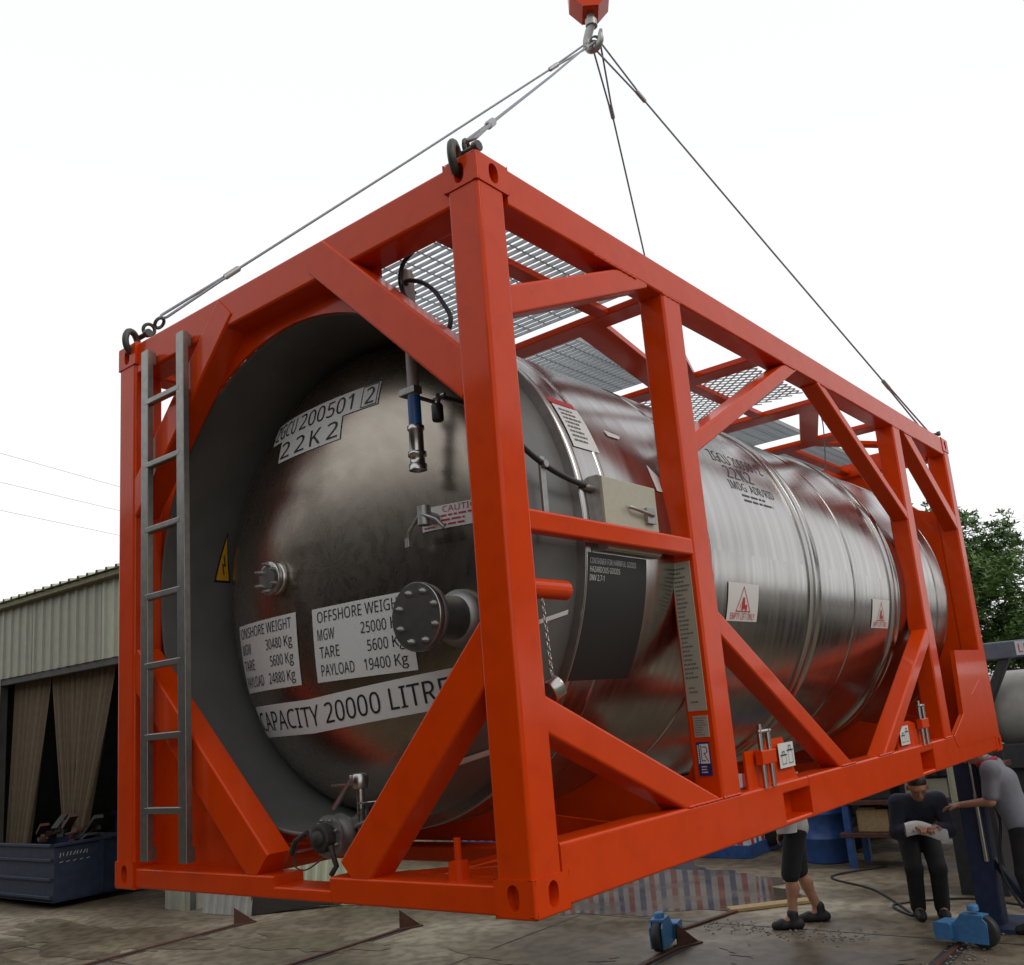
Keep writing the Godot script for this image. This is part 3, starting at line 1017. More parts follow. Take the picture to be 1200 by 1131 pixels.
	w1.tube([Vector3(-0.60, 1.43, -0.245), Vector3(-0.60, 1.355, -0.245)], 0.028, 12)
	piece("body", w1, M.dull, gw)
	var w2 := MB.new()
	w2.tube([Vector3(-0.70, 1.315, -0.25), Vector3(-0.685, 1.345, -0.245), Vector3(-0.60, 1.40, -0.225), Vector3(-0.53, 1.365, -0.235), Vector3(-0.505, 1.33, -0.25)], 0.008, 8)
	w2.box(Vector3(-0.712, 1.285, -0.262), Vector3(-0.688, 1.32, -0.24), 0.003)
	piece("lever", w2, M.dull, gw)
	# bottom outlet valve
	var ov := group_part("outlet_valve", root)
	var y1 := MB.new()
	y1.tube(smooth([Vector3(-1.02, 0.42, -0.52), Vector3(-1.02, 0.30, -0.46), Vector3(-1.02, 0.235, -0.36), Vector3(-1.03, 0.225, -0.10)], 5), 0.055, 20)
	piece("elbow", y1, M.dull, ov)
	for z in [-0.33, -0.27, -0.14, -0.085]:
		var y2 := MB.new()
		y2.lathe([Vector2(0.05, 0), Vector2(0.076, 0), Vector2(0.076, 0), Vector2(0.078, 0.004), Vector2(0.078, 0.016), Vector2(0.078, 0.016), Vector2(0.05, 0.018)], Vector3(-1.03, 0.225, z), Vector3.BACK, 28)
		piece("flange", y2, M.dull, ov)
	for z in [-0.25, -0.064]:
		bolts(ov, M.steel, Vector3(-1.03, 0.225, z), Vector3.BACK, 0.064, 8, 0.007, 0.010)
	var y4 := MB.new()
	y4.lathe([Vector2(0, 0), Vector2(0.048, 0), Vector2(0.048, 0), Vector2(0.052, 0.005), Vector2(0.052, 0.035), Vector2(0.052, 0.035), Vector2(0.046, 0.040), Vector2(0.030, 0.040), Vector2(0.030, 0.040), Vector2(0.028, 0.052), Vector2(0, 0.054)], Vector3(-1.03, 0.225, -0.062), Vector3.BACK, 28)
	y4.tube([Vector3(-1.10, 0.245, -0.03), Vector3(-1.17, 0.215, -0.03), Vector3(-1.20, 0.17, -0.03)], 0.011, 8)
	y4.tube([Vector3(-0.97, 0.2, -0.03), Vector3(-0.94, 0.13, -0.03), Vector3(-0.97, 0.10, -0.03)], 0.010, 8)
	piece("dust_cap", y4, M.iron, ov)
	var y5 := MB.new()
	y5.tube([Vector3(-0.985, 0.31, -0.20), Vector3(-0.985, 0.40, -0.20)], 0.018, 12)
	y5.lathe([Vector2(0.02, 0), Vector2(0.030, 0), Vector2(0.032, 0.003), Vector2(0.032, 0.052), Vector2(0.026, 0.058), Vector2(0, 0.058)], Vector3(-0.985, 0.385, -0.20), Vector3.UP, 16)
	y5.tube([Vector3(-1.04, 0.43, -0.20), Vector3(-0.96, 0.435, -0.20)], 0.008, 8)
	y5.tube([Vector3(-1.03, 0.425, -0.20), Vector3(-1.17, 0.31, -0.22)], 0.011, 8)
	y5.tube([Vector3(-1.03, 0.40, -0.20), Vector3(-1.20, 0.395, -0.24)], 0.007, 8)
	piece("lever", y5, M.steel, ov)
	var y6 := MB.new()
	for k in 7:
		y6.tube([Vector3(-0.93 + k * 0.013, 0.14, -0.16 + (k % 2) * 0.01), Vector3(-0.93 + k * 0.013, 0.325, -0.16 + (k % 2) * 0.01)], 0.0055, 6)
	y6.box(Vector3(-0.935, 0.14, -0.25), Vector3(-0.84, 0.32, -0.175), 0.008)
	piece("spring_box", y6, M.iron, ov)
	var y7 := MB.new()
	y7.tube([Vector3(-0.94, 0.12, -0.148), Vector3(-0.945, 0.335, -0.148), Vector3(-0.845, 0.34, -0.148), Vector3(-0.84, 0.12, -0.148)], 0.005, 6)
	piece("wire_frame", y7, M.steel, ov)
	var y8 := MB.new()
	y8.tube(smooth([Vector3(-1.16, 0.2, -0.03), Vector3(-1.17, 0.13, -0.02), Vector3(-1.10, 0.115, -0.02), Vector3(-1.0, 0.16, -0.02)], 6), 0.003, 6)
	piece("tether", y8, M.hose, ov)
	# lashing stud on the low end beam
	var ls := MB.new()
	ls.lathe([Vector2(0.036, 0), Vector2(0.034, 0.055), Vector2(0.034, 0.055), Vector2(0.012, 0.058), Vector2(0.012, 0.058), Vector2(0.012, 0.13), Vector2(0.012, 0.13), Vector2(0, 0.131)], Vector3(-0.385, 0.096, -0.085), Vector3.UP, 18)
	piece("lashing_stud", ls, M.paint, root)
	# document tube with its chained cap
	var dt := group_part("document_tube", root)
	var t1 := MB.new()
	t1.lathe([Vector2(0.036, 0.0), Vector2(0.036, 0.255), Vector2(0.036, 0.255), Vector2(0.030, 0.260), Vector2(0.030, 0.260), Vector2(0.0, 0.230)], Vector3(-0.075, 1.030, -0.145), Vector3.FORWARD, 24)
	piece("tube", t1, M.paint, dt)
	var t2 := MB.new()
	for k in 18:
		var f := k / 17.0
		var cp := Vector3(-0.066, 0.985, -0.252).lerp(Vector3(-0.04, 0.72, -0.235), f)
		t2.torus(cp, Vector3.RIGHT if k % 2 == 0 else Vector3.BACK, 0.0055, 0.0021, 10, 6, 0.0, TAU, Vector3.BACK if k % 2 == 0 else Vector3.RIGHT, 1.75)
	piece("chain", t2, M.steel, dt)
	var t3 := MB.new()
	t3.lathe([Vector2(0, -0.024), Vector2(0.036, -0.024), Vector2(0.036, -0.024), Vector2(0.040, -0.020), Vector2(0.040, 0.020), Vector2(0.040, 0.020), Vector2(0.034, 0.024), Vector2(0, 0.024)], Vector3(-0.035, 0.685, -0.235), Vector3(0.35, 0.45, -0.8).normalized(), 24)
	piece("cap", t3, M.steel, dt)
	# instrument cabinet on the barrel and its cable
	var cb := group_part("instrument_cabinet", root)
	var k1 := MB.new()
	k1.box(Vector3(-0.150, 1.20, -0.685), Vector3(-0.068, 1.505, -1.095), 0.006)
	piece("case", k1, M.dull, cb)
	var k2 := MB.new()
	k2.box(Vector3(-0.069, 1.205, -0.690), Vector3(-0.058, 1.500, -1.090), 0.005)
	piece("door", k2, M.plate, cb)
	var k3 := MB.new()
	k3.tube([Vector3(-0.052, 1.392, -0.865), Vector3(-0.035, 1.382, -0.88), Vector3(-0.035, 1.37, -1.02), Vector3(-0.055, 1.368, -1.03)], 0.008, 8)
	k3.box(Vector3(-0.06, 1.335, -0.985), Vector3(-0.040, 1.40, -1.05), 0.004)
	piece("latch", k3, M.dull, cb)
	var k4 := MB.new()
	k4.tube(smooth([Vector3(-0.12, 1.66, -0.12), Vector3(-0.10, 1.57, -0.22), Vector3(-0.09, 1.50, -0.36), Vector3(-0.09, 1.465, -0.52), Vector3(-0.10, 1.455, -0.69)], 6), 0.0115, 10)
	piece("cable", k4, M.hose, root)
	var k5 := MB.new()
	k5.tube([Vector3(-0.10, 1.455, -0.62), Vector3(-0.10, 1.455, -0.69)], 0.016, 10)
	piece("cable_gland", k5, M.steel, cb)
	var k6 := MB.new()
	k6.box(Vector3(-0.105, 1.25, -0.345), Vector3(-0.092, 1.53, -0.375), 0.003)
	k6.tube([Vector3(-0.10, 1.50, -0.36), Vector3(-0.075, 1.50, -0.36)], 0.015, 8)
	piece("cable_clip", k6, M.dull, root)
	# clamps with U-bolts on both bottom rails
	for q in [[-1.56, -2.09], [-3.62, -4.14]]:
		for s in 2:
			var x := -0.012 if s == 0 else -WID + 0.012
			var sx := 1.0 if s == 0 else -1.0
			var cl := group_part("twist_clamp", root)
			var flip: bool = q[0] < -3.0
			var za: float = q[0] if not flip else q[1] + 0.16
			var u1 := MB.new()
			u1.prism(PackedVector2Array([Vector2(q[0], 0.204), Vector2(q[0], 0.365), Vector2(q[0] - 0.2, 0.365), Vector2(q[0] - 0.23, 0.40), Vector2(q[1] + 0.12, 0.40), Vector2(q[1], 0.204)] if not flip else [Vector2(q[0], 0.204), Vector2(q[0] - 0.03, 0.36), Vector2(q[0] - 0.27, 0.36), Vector2(q[1] + 0.03, 0.32), Vector2(q[1], 0.204)]), func(p): return Vector3(x - sx * 0.03, p.y, p.x), Vector3(sx * 0.012, 0, 0))
			piece("bracket", u1, M.paint, cl)
			var u2 := MB.new()
			var zu: float = q[0] - 0.11 if not flip else q[1] + 0.10
			for dz in [0.0, -0.085]:
				u2.tube([Vector3(x + sx * 0.012, 0.198, zu + dz), Vector3(x + sx * 0.012, 0.45, zu + dz)], 0.0115, 10)
			u2.tube([Vector3(x + sx * 0.012, 0.442, zu + 0.02), Vector3(x + sx * 0.012, 0.442, zu - 0.105)], 0.010, 8)
			u2.tube([Vector3(x + sx * 0.012, 0.45, zu - 0.01), Vector3(x + sx * 0.012, 0.475, zu - 0.01)], 0.010, 8)
			piece("u_bolt", u2, M.steel, cl)
			var u3 := MB.new()
			u3.box(Vector3(x - sx * 0.006, 0.30, zu + 0.03), Vector3(x + sx * 0.028, 0.36, zu - 0.115), 0.004)
			piece("clamp_bar", u3, M.paint, cl)
			if s == 0:
				var zl: float = q[0] - 0.315 if not flip else q[0] - 0.015
				lift_sticker(cl, -0.026, 0.262 if not flip else 0.225, zl)
	# loose wire hanging by the rear bay
	var hw := MB.new()
	hw.tube(smooth([Vector3(-0.22, 2.46, -3.66), Vector3(-0.30, 2.42, -3.95), Vector3(-0.42, 2.30, -4.25), Vector3(-0.52, 2.16, -4.46)], 6), 0.004, 6)
	piece("earth_wire", hw, M.dull, root)

func smooth(p: Array, n: int) -> Array:
	var c := Curve3D.new()
	for k in p.size():
		var d := Vector3.ZERO
		if k > 0 and k < p.size() - 1: d = (p[k + 1] - p[k - 1]) / 6.0
		c.add_point(p[k], -d, d)
	var out := []
	for k in (p.size() - 1) * n + 1:
		out.append(c.samplef(float(k) / n))
	return out

func lift_sticker(parent: Node, x: float, y0: float, z0: float) -> void:
	# white sticker with two lifting pictograms on the clamp bracket
	var f := func(u, v, lift): return [Vector3(x + 0.010 + lift, v, -u), Vector3.RIGHT]
	var a := MB.new()
	panel(a, -z0, y0, -z0 + 0.17, y0 + 0.112, f)
	piece("sticker", a, M.white, parent)
	var b := MB.new()
	for k in 2:
		var u: float = -z0 + 0.025 + k * 0.075
		var up := 0.0 if k == 0 else 0.018
		for e in [[Vector2(u, y0 + 0.018), Vector2(u, y0 + 0.055 + up)], [Vector2(u + 0.046, y0 + 0.018), Vector2(u + 0.046, y0 + 0.055 + up)], [Vector2(u, y0 + 0.018), Vector2(u + 0.046, y0 + 0.018)]]:
			stroke(b, e, 0.003, f)
		stroke(b, [Vector2(u - 0.008, y0 + 0.058 + up), Vector2(u + 0.054, y0 + 0.058 + up)], 0.006, f)
		stroke(b, [Vector2(u + 0.010, y0 + 0.058 + up), Vector2(u + 0.010, y0 + 0.073 + up * 1.3), Vector2(u + 0.034, y0 + 0.073 + up * 1.3), Vector2(u + 0.034, y0 + 0.058 + up)], 0.004, f)
	piece("pictogram", b, M.ink, parent)


func print_rows(b: MB, u0: float, v0: float, u1: float, v1: float, rows: int, f: Callable, lift: float, sd: int) -> void:
	# print too small to read: rows of short dashes, as long as words
	rng.seed = sd
	var h := (v1 - v0) / rows
	for r in rows:
		var u := u0
		var stop := lerpf(u0, u1, rng.randf_range(0.45, 1.0))
		while u < stop:
			var wlen := minf((u1 - u0) * rng.randf_range(0.06, 0.22), stop - u)
			var vv := v1 - (r + 0.5) * h
			panel(b, u, vv - h * 0.2, u + wlen, vv + h * 0.2, f, lift)
			u += wlen + (u1 - u0) * 0.035

func label(parent: Node, u0: float, v0: float, u1: float, v1: float, f: Callable, back: Material, lines: Array, inkm: Material, nu := 12, nv := 6, called := "label") -> void:
	# lines: [text, u0, v0, u1, v1] as fractions of the label
	var a := MB.new()
	panel(a, u0, v0, u1, v1, f, 0.004, nu, nv)
	piece(called, a, back, parent)
	if lines.is_empty(): return
	var b := MB.new()
	for l in lines:
		put_text(b, l[0], lerpf(u0, u1, l[1]), lerpf(v0, v1, l[2]), lerpf(u0, u1, l[3]), lerpf(v0, v1, l[4]), f)
	piece("lettering", b, inkm, parent)

func labels(t: Node) -> void:
	var h := func(x, y, l): return on_head(x, y, l)
	label(t, -2.015, 0.818, -1.478, 1.136, h, M.white, [["ONSHORE WEIGHT", 0.05, 0.80, 0.93, 0.95], ["MGW", 0.05, 0.56, 0.24, 0.71], ["30480", 0.52, 0.56, 0.77, 0.71], ["Kg", 0.81, 0.52, 0.93, 0.71], ["TARE", 0.05, 0.32, 0.28, 0.47], ["5600", 0.57, 0.32, 0.77, 0.47], ["Kg", 0.81, 0.28, 0.93, 0.47], ["PAYLOAD", 0.05, 0.08, 0.42, 0.23], ["24880", 0.52, 0.08, 0.77, 0.23], ["Kg", 0.81, 0.04, 0.93, 0.23]], M.ink, 24, 10)
	label(t, -1.362, 0.816, -0.778, 1.130, h, M.white, [["OFFSHORE WEIGHT", 0.06, 0.80, 0.95, 0.95], ["MGW", 0.05, 0.56, 0.24, 0.71], ["25000", 0.52, 0.56, 0.77, 0.71], ["Kg", 0.81, 0.52, 0.93, 0.71], ["TARE", 0.06, 0.32, 0.28, 0.47], ["5600", 0.57, 0.32, 0.77, 0.47], ["Kg", 0.81, 0.28, 0.93, 0.47], ["PAYLOAD", 0.06, 0.08, 0.42, 0.23], ["19400", 0.52, 0.08, 0.77, 0.23], ["Kg", 0.81, 0.04, 0.93, 0.23]], M.ink, 24, 10)
	# the capacity strip sags a little along the head
	var strip := func(x, y, l):
		return on_head(x, y + 0.055 * clampf((x + 1.45) / 0.8, 0.0, 1.2), l)
	label(t, -1.965, 0.607, -0.560, 0.752, strip, M.white, [["CAPACITY 20000 LITRES", 0.015, 0.20, 0.985, 0.80]], M.ink, 40, 5)
	var slope := func(x, y, l):
		return on_head(x, y, l)
	label(t, -1.735, 1.972, -0.952, 2.082, slope, M.white, [["ZGCU", 0.02, 0.14, 0.27, 0.86], ["200501", 0.31, 0.14, 0.80, 0.86], ["2", 0.90, 0.14, 0.965, 0.86]], M.ink, 32, 6)
	var bx := MB.new()
	for e in [[Vector2(-1.052, 1.977), Vector2(-1.052, 2.077)], [Vector2(-0.962, 1.977), Vector2(-0.962, 2.077)], [Vector2(-1.052, 1.977), Vector2(-0.962, 1.977)], [Vector2(-1.052, 2.077), Vector2(-0.962, 2.077)]]:
		stroke(bx, e, 0.004, slope)
	piece("check_digit_box", bx, M.ink, t)
	label(t, -1.640, 1.862, -1.168, 1.972, slope, M.white, [["2", 0.03, 0.14, 0.19, 0.86], ["2", 0.29, 0.14, 0.45, 0.86], ["K", 0.54, 0.14, 0.71, 0.86], ["2", 0.80, 0.14, 0.96, 0.86]], M.ink, 24, 6)
	# caution notice
	label(t, -0.690, 1.350, -0.40, 1.445, h, M.white, [["CAUTION", 0.34, 0.68, 0.96, 0.94]], M.red_ink, 8, 4)
	var cn := MB.new()
	print_rows(cn, -0.60, 1.355, -0.41, 1.410, 3, h, 0.006, 66)
	print_rows(cn, -0.68, 1.355, -0.61, 1.385, 2, h, 0.006, 67)
	piece("small_print", cn, M.red_ink, t)
	# warning triangle inside the skirt's left wall
	var sk := func(u, v, l):
		var a: float = PI - (v - YC) / 1.062
		var nn := Vector3(-cos(a), -sin(a), 0)
		return [Vector3(XC, YC, u) + Vector3(cos(a), sin(a), 0) * 1.062 + nn * l, nn]
	for q in [[0.048, 1.398, 1.662, 0.003, "warning_triangle", M.ink], [0.037, 1.409, 1.632, 0.005, "triangle_face", M.yellow]]:
		var y := MB.new()
		y.grid(func(u, v): return sk.call(-0.466 + u * q[0] * (1.0 - v), lerpf(q[1], q[2], v), q[3]), -1, 0, 1, 1, 2, 12)
		piece(q[4], y, q[5], t)
	var y3 := MB.new()
	for q in [[Vector2(-0.462, 1.535), Vector2(-0.474, 1.485)], [Vector2(-0.474, 1.485), Vector2(-0.460, 1.490)], [Vector2(-0.460, 1.490), Vector2(-0.471, 1.440)]]: stroke(y3, q, 0.007, sk, 0.007)
	piece("flash_symbol", y3, M.ink, t)
	# reflective tape on the skirt
	var ro := func(u, v, l):
		var a: float = v / 1.078
		var nn := Vector3(cos(a), sin(a), 0)
		return [Vector3(XC, YC, -u) + nn * (1.078 + l), nn]
	for q in [[0.30, 0.56, -0.395, 0.018], [0.25, 0.50, -0.97, 0.04]]:
		var tp := MB.new()
		tp.grid(func(u, v): return ro.call(u, q[2] + v * q[3] + (u - q[0]) * 0.25, 0.004), q[0], 0, q[1], 1, 4, 2)
		piece("tape", tp, M.white, t)
	# barrel labels; heights are arc lengths above the side's middle
	var s := func(u, v, l): return on_barrel(u, v, l)
	label(t, 0.606, -0.598, 1.030, -0.096, s, M.black, [["CONTAINER FOR HARMFUL GOODS", 0.03, 0.915, 0.80, 0.960], ["HAZARDOUS GOODS", 0.03, 0.850, 0.52, 0.895], ["DNV 2.7-1", 0.03, 0.785, 0.26, 0.830]], M.white, 2, 12)
	for z in [1.775, 3.808]:
		label(t, z, -0.332, z + 0.332, -0.146, s, M.white, [["EMPTY LIFT ONLY", 0.10, 0.05, 0.90, 0.22]], M.red_ink, 2, 6, "lift_label")
		var tr := MB.new()
		stroke(tr, [Vector2(z + 0.090, -0.283), Vector2(z + 0.166, -0.163), Vector2(z + 0.242, -0.283), Vector2(z + 0.090, -0.283)], 0.005, s)
		blot(tr, [Vector2(z + 0.148, -0.278), Vector2(z + 0.148, -0.240), Vector2(z + 0.158, -0.214), Vector2(z + 0.178, -0.214), Vector2(z + 0.182, -0.252), Vector2(z + 0.205, -0.248), Vector2(z + 0.205, -0.278), Vector2(z + 0.192, -0.278), Vector2(z + 0.186, -0.270), Vector2(z + 0.168, -0.270), Vector2(z + 0.160, -0.278)], s)
		stroke(tr, [Vector2(z + 0.132, -0.272), Vector2(z + 0.132, -0.245)], 0.003, s)
		piece("forklift_sign", tr, M.red_ink, t)
	# clear-backed marking high on the barrel
	var im := MB.new()
	print_rows(im, 2.16, 0.300, 2.62, 0.362, 2, s, 0.0012, 68)
	piece("small_print", im, M.ink, t).set_meta("kind", "stuff")
	for l in [["ZGCU 200501 2", 2.04, 0.555, 2.66, 0.640], ["22K2", 2.10, 0.450, 2.42, 0.535], ["IMDG  ADR/RID", 2.06, 0.375, 2.60, 0.430]]:
		var ml := MB.new()
		put_text(ml, l[0], l[1], l[2], l[3], l[4], s, 0.0012)
		piece("lettering", ml, M.ink, t)
	# documents in a film pocket
	label(t, 0.655, 0.350, 0.835, 0.575, s, M.white, [], M.grey_ink, 2, 8, "document")
	var dp := MB.new()
	print_rows(dp, 0.68, 0.375, 0.815, 0.56, 8, s, 0.006, 69)
	piece("small_print", dp, M.grey_ink, t)
	label(t, 0.640, 0.580, 0.825, 0.612, s, M.red_ink, [], M.white, 2, 3, "document_header")
	for q in [[0.97, 0.47, 1.09, 0.50], [1.21, 0.23, 1.36, 0.36]]:
		var ds := MB.new()
		blot(ds, [Vector2(q[0], q[3]), Vector2(q[2], q[1] + 0.02), Vector2(q[2] - 0.02, q[1]), Vector2(q[0] + 0.01, q[1])], s, 0.004)
		piece("sheet_corner", ds, M.white, t)
	# data plates on the near face of the middle post
	var pf := func(u, v, l): return [Vector3(u, v, -1.2675 + l), Vector3.BACK]
	var p1 := MB.new()
	p1.box(Vector3(-0.118, 0.56, -1.2695), Vector3(-0.028, 1.195, -1.2645), 0.001)
	piece("data_plate", p1, M.plate, box_con)
	var pl := MB.new()
	print_rows(pl, -0.110, 0.69, -0.040, 1.175, 26, pf, 0.0045, 61)
	print_rows(pl, -0.100, 0.63, -0.045, 0.665, 2, pf, 0.0045, 62)
	print_rows(pl, -0.100, 0.588, -0.045, 0.606, 1, pf, 0.0045, 63)
	piece("lettering", pl, M.grey_ink, box_con)
	var p2 := MB.new()
	p2.box(Vector3(-0.100, 0.452, -1.2695), Vector3(-0.030, 0.540, -1.2645), 0.001)
	piece("data_plate", p2, M.plate, box_con)
	var pm := MB.new()
	print_rows(pm, -0.094, 0.457, -0.036, 0.535, 8, pf, 0.0045, 64)
	piece("lettering", pm, M.grey_ink, box_con)
	var p3 := MB.new()
	panel(p3, -0.098, 0.295, -0.036, 0.432, pf, 0.004)
	piece("approval_sticker", p3, M.blue_ink, box_con)
	var p4 := MB.new()
	panel(p4, -0.083, 0.345, -0.041, 0.424, pf, 0.0055)
	print_rows(p4, -0.083, 0.304, -0.044, 0.338, 3, pf, 0.0055, 65)
	for k in 9: panel(p4, -0.0935, 0.346 + k * 0.0085, -0.0875, 0.352 + k * 0.0085, pf, 0.0055)
	piece("sticker_print", p4, M.white, box_con)
	var p5 := MB.new()
	stroke(p5, [Vector2(-0.076, 0.418), Vector2(-0.076, 0.356), Vector2(-0.060, 0.356)], 0.0035, pf, 0.007)
	stroke(p5, [Vector2(-0.069, 0.412), Vector2(-0.054, 0.412), Vector2(-0.049, 0.404), Vector2(-0.049, 0.394), Vector2(-0.055, 0.387), Vector2(-0.064, 0.386), Vector2(-0.047, 0.354)], 0.0035, pf, 0.007)
	piece("sticker_monogram", p5, M.ink, box_con)


# ---------------------------------------------------------------- rigging
func rigging() -> void:
	var H := Vector3(XC, 5.46 + LIFT, -2.97)
	# hook block
	var hb := thing("hook_block", "orange crane hook block hanging at the top of the sky above the tank container", "hook block", H)
	var b := MB.new()
	b.prism(PackedVector2Array([Vector2(-0.15, 0.30), Vector2(-0.15, 1.0), Vector2(0.15, 1.0), Vector2(0.15, 0.30), Vector2(0.06, 0.20), Vector2(-0.06, 0.20)]), func(q): return Vector3(q.x * 0.78, q.y, -q.x * 0.62) + Vector3(-0.06, 0, -0.08), Vector3(0.12, 0, 0.16))
	piece("block", b, M.paint, hb)
	var bs := MB.new()
	bs.lathe([Vector2(0.02, -0.125), Vector2(0.11, -0.125), Vector2(0.12, -0.115), Vector2(0.12, -0.098), Vector2(0.12, -0.098)], Vector3(0, 0.62, 0), Vector3(0.6, 0, 0.8), 24)
	bs.lathe([Vector2(0.12, 0.098), Vector2(0.12, 0.115), Vector2(0.11, 0.125), Vector2(0.02, 0.125)], Vector3(0, 0.62, 0), Vector3(0.6, 0, 0.8), 24)
	piece("sheave_cap", bs, M.iron, hb)
	var sk := MB.new()
	sk.tube([Vector3(0, 0.26, 0), Vector3(0, 0.10, 0)], 0.030, 14)
	sk.lathe([Vector2(0.03, 0.10), Vector2(0.045, 0.10), Vector2(0.045, 0.10), Vector2(0.045, 0.15), Vector2(0.045, 0.15), Vector2(0.03, 0.16)], Vector3.ZERO, Vector3.UP, 14)
	var hp := smooth([Vector3(0, 0.12, 0), Vector3(-0.035, 0.05, 0), Vector3(-0.055, -0.01, 0), Vector3(-0.035, -0.075, 0), Vector3(0.02, -0.09, 0), Vector3(0.062, -0.05, 0), Vector3(0.066, 0.0, 0), Vector3(0.078, 0.035, 0)], 4)
	var rr := []
	for k in hp.size(): rr.append(lerpf(0.034, 0.010, pow(absf(k / float(hp.size() - 1) - 0.35) / 0.65, 1.6)) if k > hp.size() * 0.35 else 0.032)
	sk.tube(hp, rr, 12)
	piece("hook", sk, M.dull, hb)
	for k in 4:
		var r0 := MB.new()
		var dx := -0.09 + 0.06 * k
		r0.tube([Vector3(dx * 0.6, 0.98, dx * 0.8), Vector3(dx * 0.6, 6.0, dx * 0.8)], 0.009, 8)
		piece("hoist_rope", r0, M.rope, hb)
	# four slings: corner, distance of the lower ferrule from the corner and of the upper one from the hook
	var q := [[Vector3(-0.085, 2.685, -0.065), 0.05, 0.42, 0.34, "wire rope sling from the hook to the near top corner of the orange frame"],
		[Vector3(-2.355, 2.685, -0.065), 0.16, 0.62, 0.50, "wire rope sling from the hook down to the top corner above the ladder"],
		[Vector3(-0.085, 2.60, -5.975), 0.05, 0.67, 0.52, "wire rope sling running right from the hook to the far top corner of the frame"],
		[Vector3(-2.355, 2.60, -5.975), 0.05, 0.60, 0.52, "steepest wire rope sling, vanishing behind the middle of the top rail"]]
	for k in 4:
		var c: Vector3 = q[k][0] + Vector3(0, LIFT, 0)
		var top := H + Vector3(0.012 * (k - 1.5), -0.03, 0)
		var d := (top - c).normalized()
		var L := c.distance_to(top)
		var s := thing("wire_sling", q[k][4], "sling", c, 0.0, "slings of the crane hook")
		var side := d.cross(Vector3(0.3, 0.2, 1)).normalized()
		var lo: float = q[k][2]
		var hi: float = L - q[k][3]
		var start: float = q[k][1]
		var m := MB.new()
		m.tube([d * (lo - 0.02), d * (L * 0.5) + Vector3(0, -0.006, 0), d * (hi + 0.02)], 0.0072, 8)
		piece("rope", m, M.rope, s)
		for e in [[lo, start, 0.016 if k != 2 else 0.010], [hi, L, 0.028]]:
			var ey := MB.new()
			var f0: float = e[0]
			var f1: float = e[1]
			var pts := []
			for j in 9: pts.append(d * lerpf(f0, f1, j / 8.0) + side * (0.006 + e[2] * j / 8.0))
			for j in 5: pts.append(d * (f1 + (e[2] + 0.006) * 0.9 * signf(f1 - f0) * sin(PI * (j + 1) / 6.0)) + side * (0.006 + e[2]) * cos(PI * (j + 1) / 6.0))
			for j in 9: pts.append(d * lerpf(f1, f0, j / 8.0) - side * (0.006 + e[2] * (8 - j) / 8.0))
			ey.tube(pts, 0.0072, 8)
			piece("eye", ey, M.rope, s)
			var fe := MB.new()
			fe.tube([d * (f0 - 0.055), d * (f0 - 0.045), d * (f0 + 0.045), d * (f0 + 0.055)], [0.011, 0.017, 0.017, 0.012], 12)
			piece("ferrule", fe, M.dull, s)
	# bow shackles in the top castings
	var cs := [[Vector3(-0.105, 2.600, -0.012), Vector3(0.90, 0, -0.43), "dark bow shackle through the near top corner casting"], [Vector3(-2.338, 2.605, -0.012), Vector3(0.90, 0, -0.43), "dark bow shackle through the top left corner casting above the ladder"],
		[Vector3(-0.100, 2.605, -LEN + 0.012), Vector3(0.95, 0, -0.3), "bow shackle hidden on the far right top corner casting"], [Vector3(-2.338, 2.605, -LEN + 0.012), Vector3(0.95, 0, -0.3), "bow shackle hidden on the far left top corner casting"]]
	for k in 4:
		var sh := thing("bow_shackle", cs[k][2], "shackle", cs[k][0] + Vector3(0, LIFT, 0), 0.0, "shackles in the frame's top corners")
		var m2 := MB.new()
		m2.torus(Vector3.ZERO, (cs[k][1] as Vector3).normalized(), 0.058, 0.0165, 24, 10, 0.0, TAU, Vector3.UP, 0.85)
		piece("bow", m2, M.shackle, sh)
		var m3 := MB.new()
		var zz := -0.085 if k < 2 else 0.085
		m3.tube([Vector3(-0.045, 0.045, zz * 0.6), Vector3(0.055, 0.045, zz * 0.6)], 0.013, 10)
		m3.tube([Vector3(0.05, 0.045, zz * 0.6), Vector3(0.075, 0.045, zz * 0.6)], 0.021, 8)
		piece("pin", m3, M.shackle, sh)
		if k < 2:
			var dd: Vector3 = (H - (cs[k][0] + Vector3(0, LIFT, 0))).normalized()
			for j in 2 if k == 1 else 1:
				var m4 := MB.new()
				m4.torus(Vector3(0.0, 0.055, -0.05) + dd * (0.05 + 0.068 * j), dd.cross(Vector3(0.2 + j, 1, 0.5)).normalized(), 0.029, 0.009, 18, 8)
				piece("link", m4, M.shackle, sh)


# ---------------------------------------------------------------- the yard
func corrugated(b: MB, o: Vector3, ux: Vector3, uy: Vector3, w: float, h: float, pitch := 0.285, depth := 0.028) -> void:
	# one profiled steel sheet: flats with raised ribs, o its lower corner
	var nn := ux.cross(uy).normalized()
	var xs := [Vector2(0, 0)]
	var x := pitch * 0.5
	while x + 0.06 < w:
		xs.append_array([Vector2(x - 0.045, 0), Vector2(x - 0.022, depth), Vector2(x + 0.022, depth), Vector2(x + 0.045, 0)])
		x += pitch
	xs.append(Vector2(w, 0))
	for k in xs.size() - 1:
		var a: Vector3 = o + ux * xs[k].x + nn * xs[k].y
		var c: Vector3 = o + ux * xs[k + 1].x + nn * xs[k + 1].y
		b.face([a, c, c + uy * h, a + uy * h])

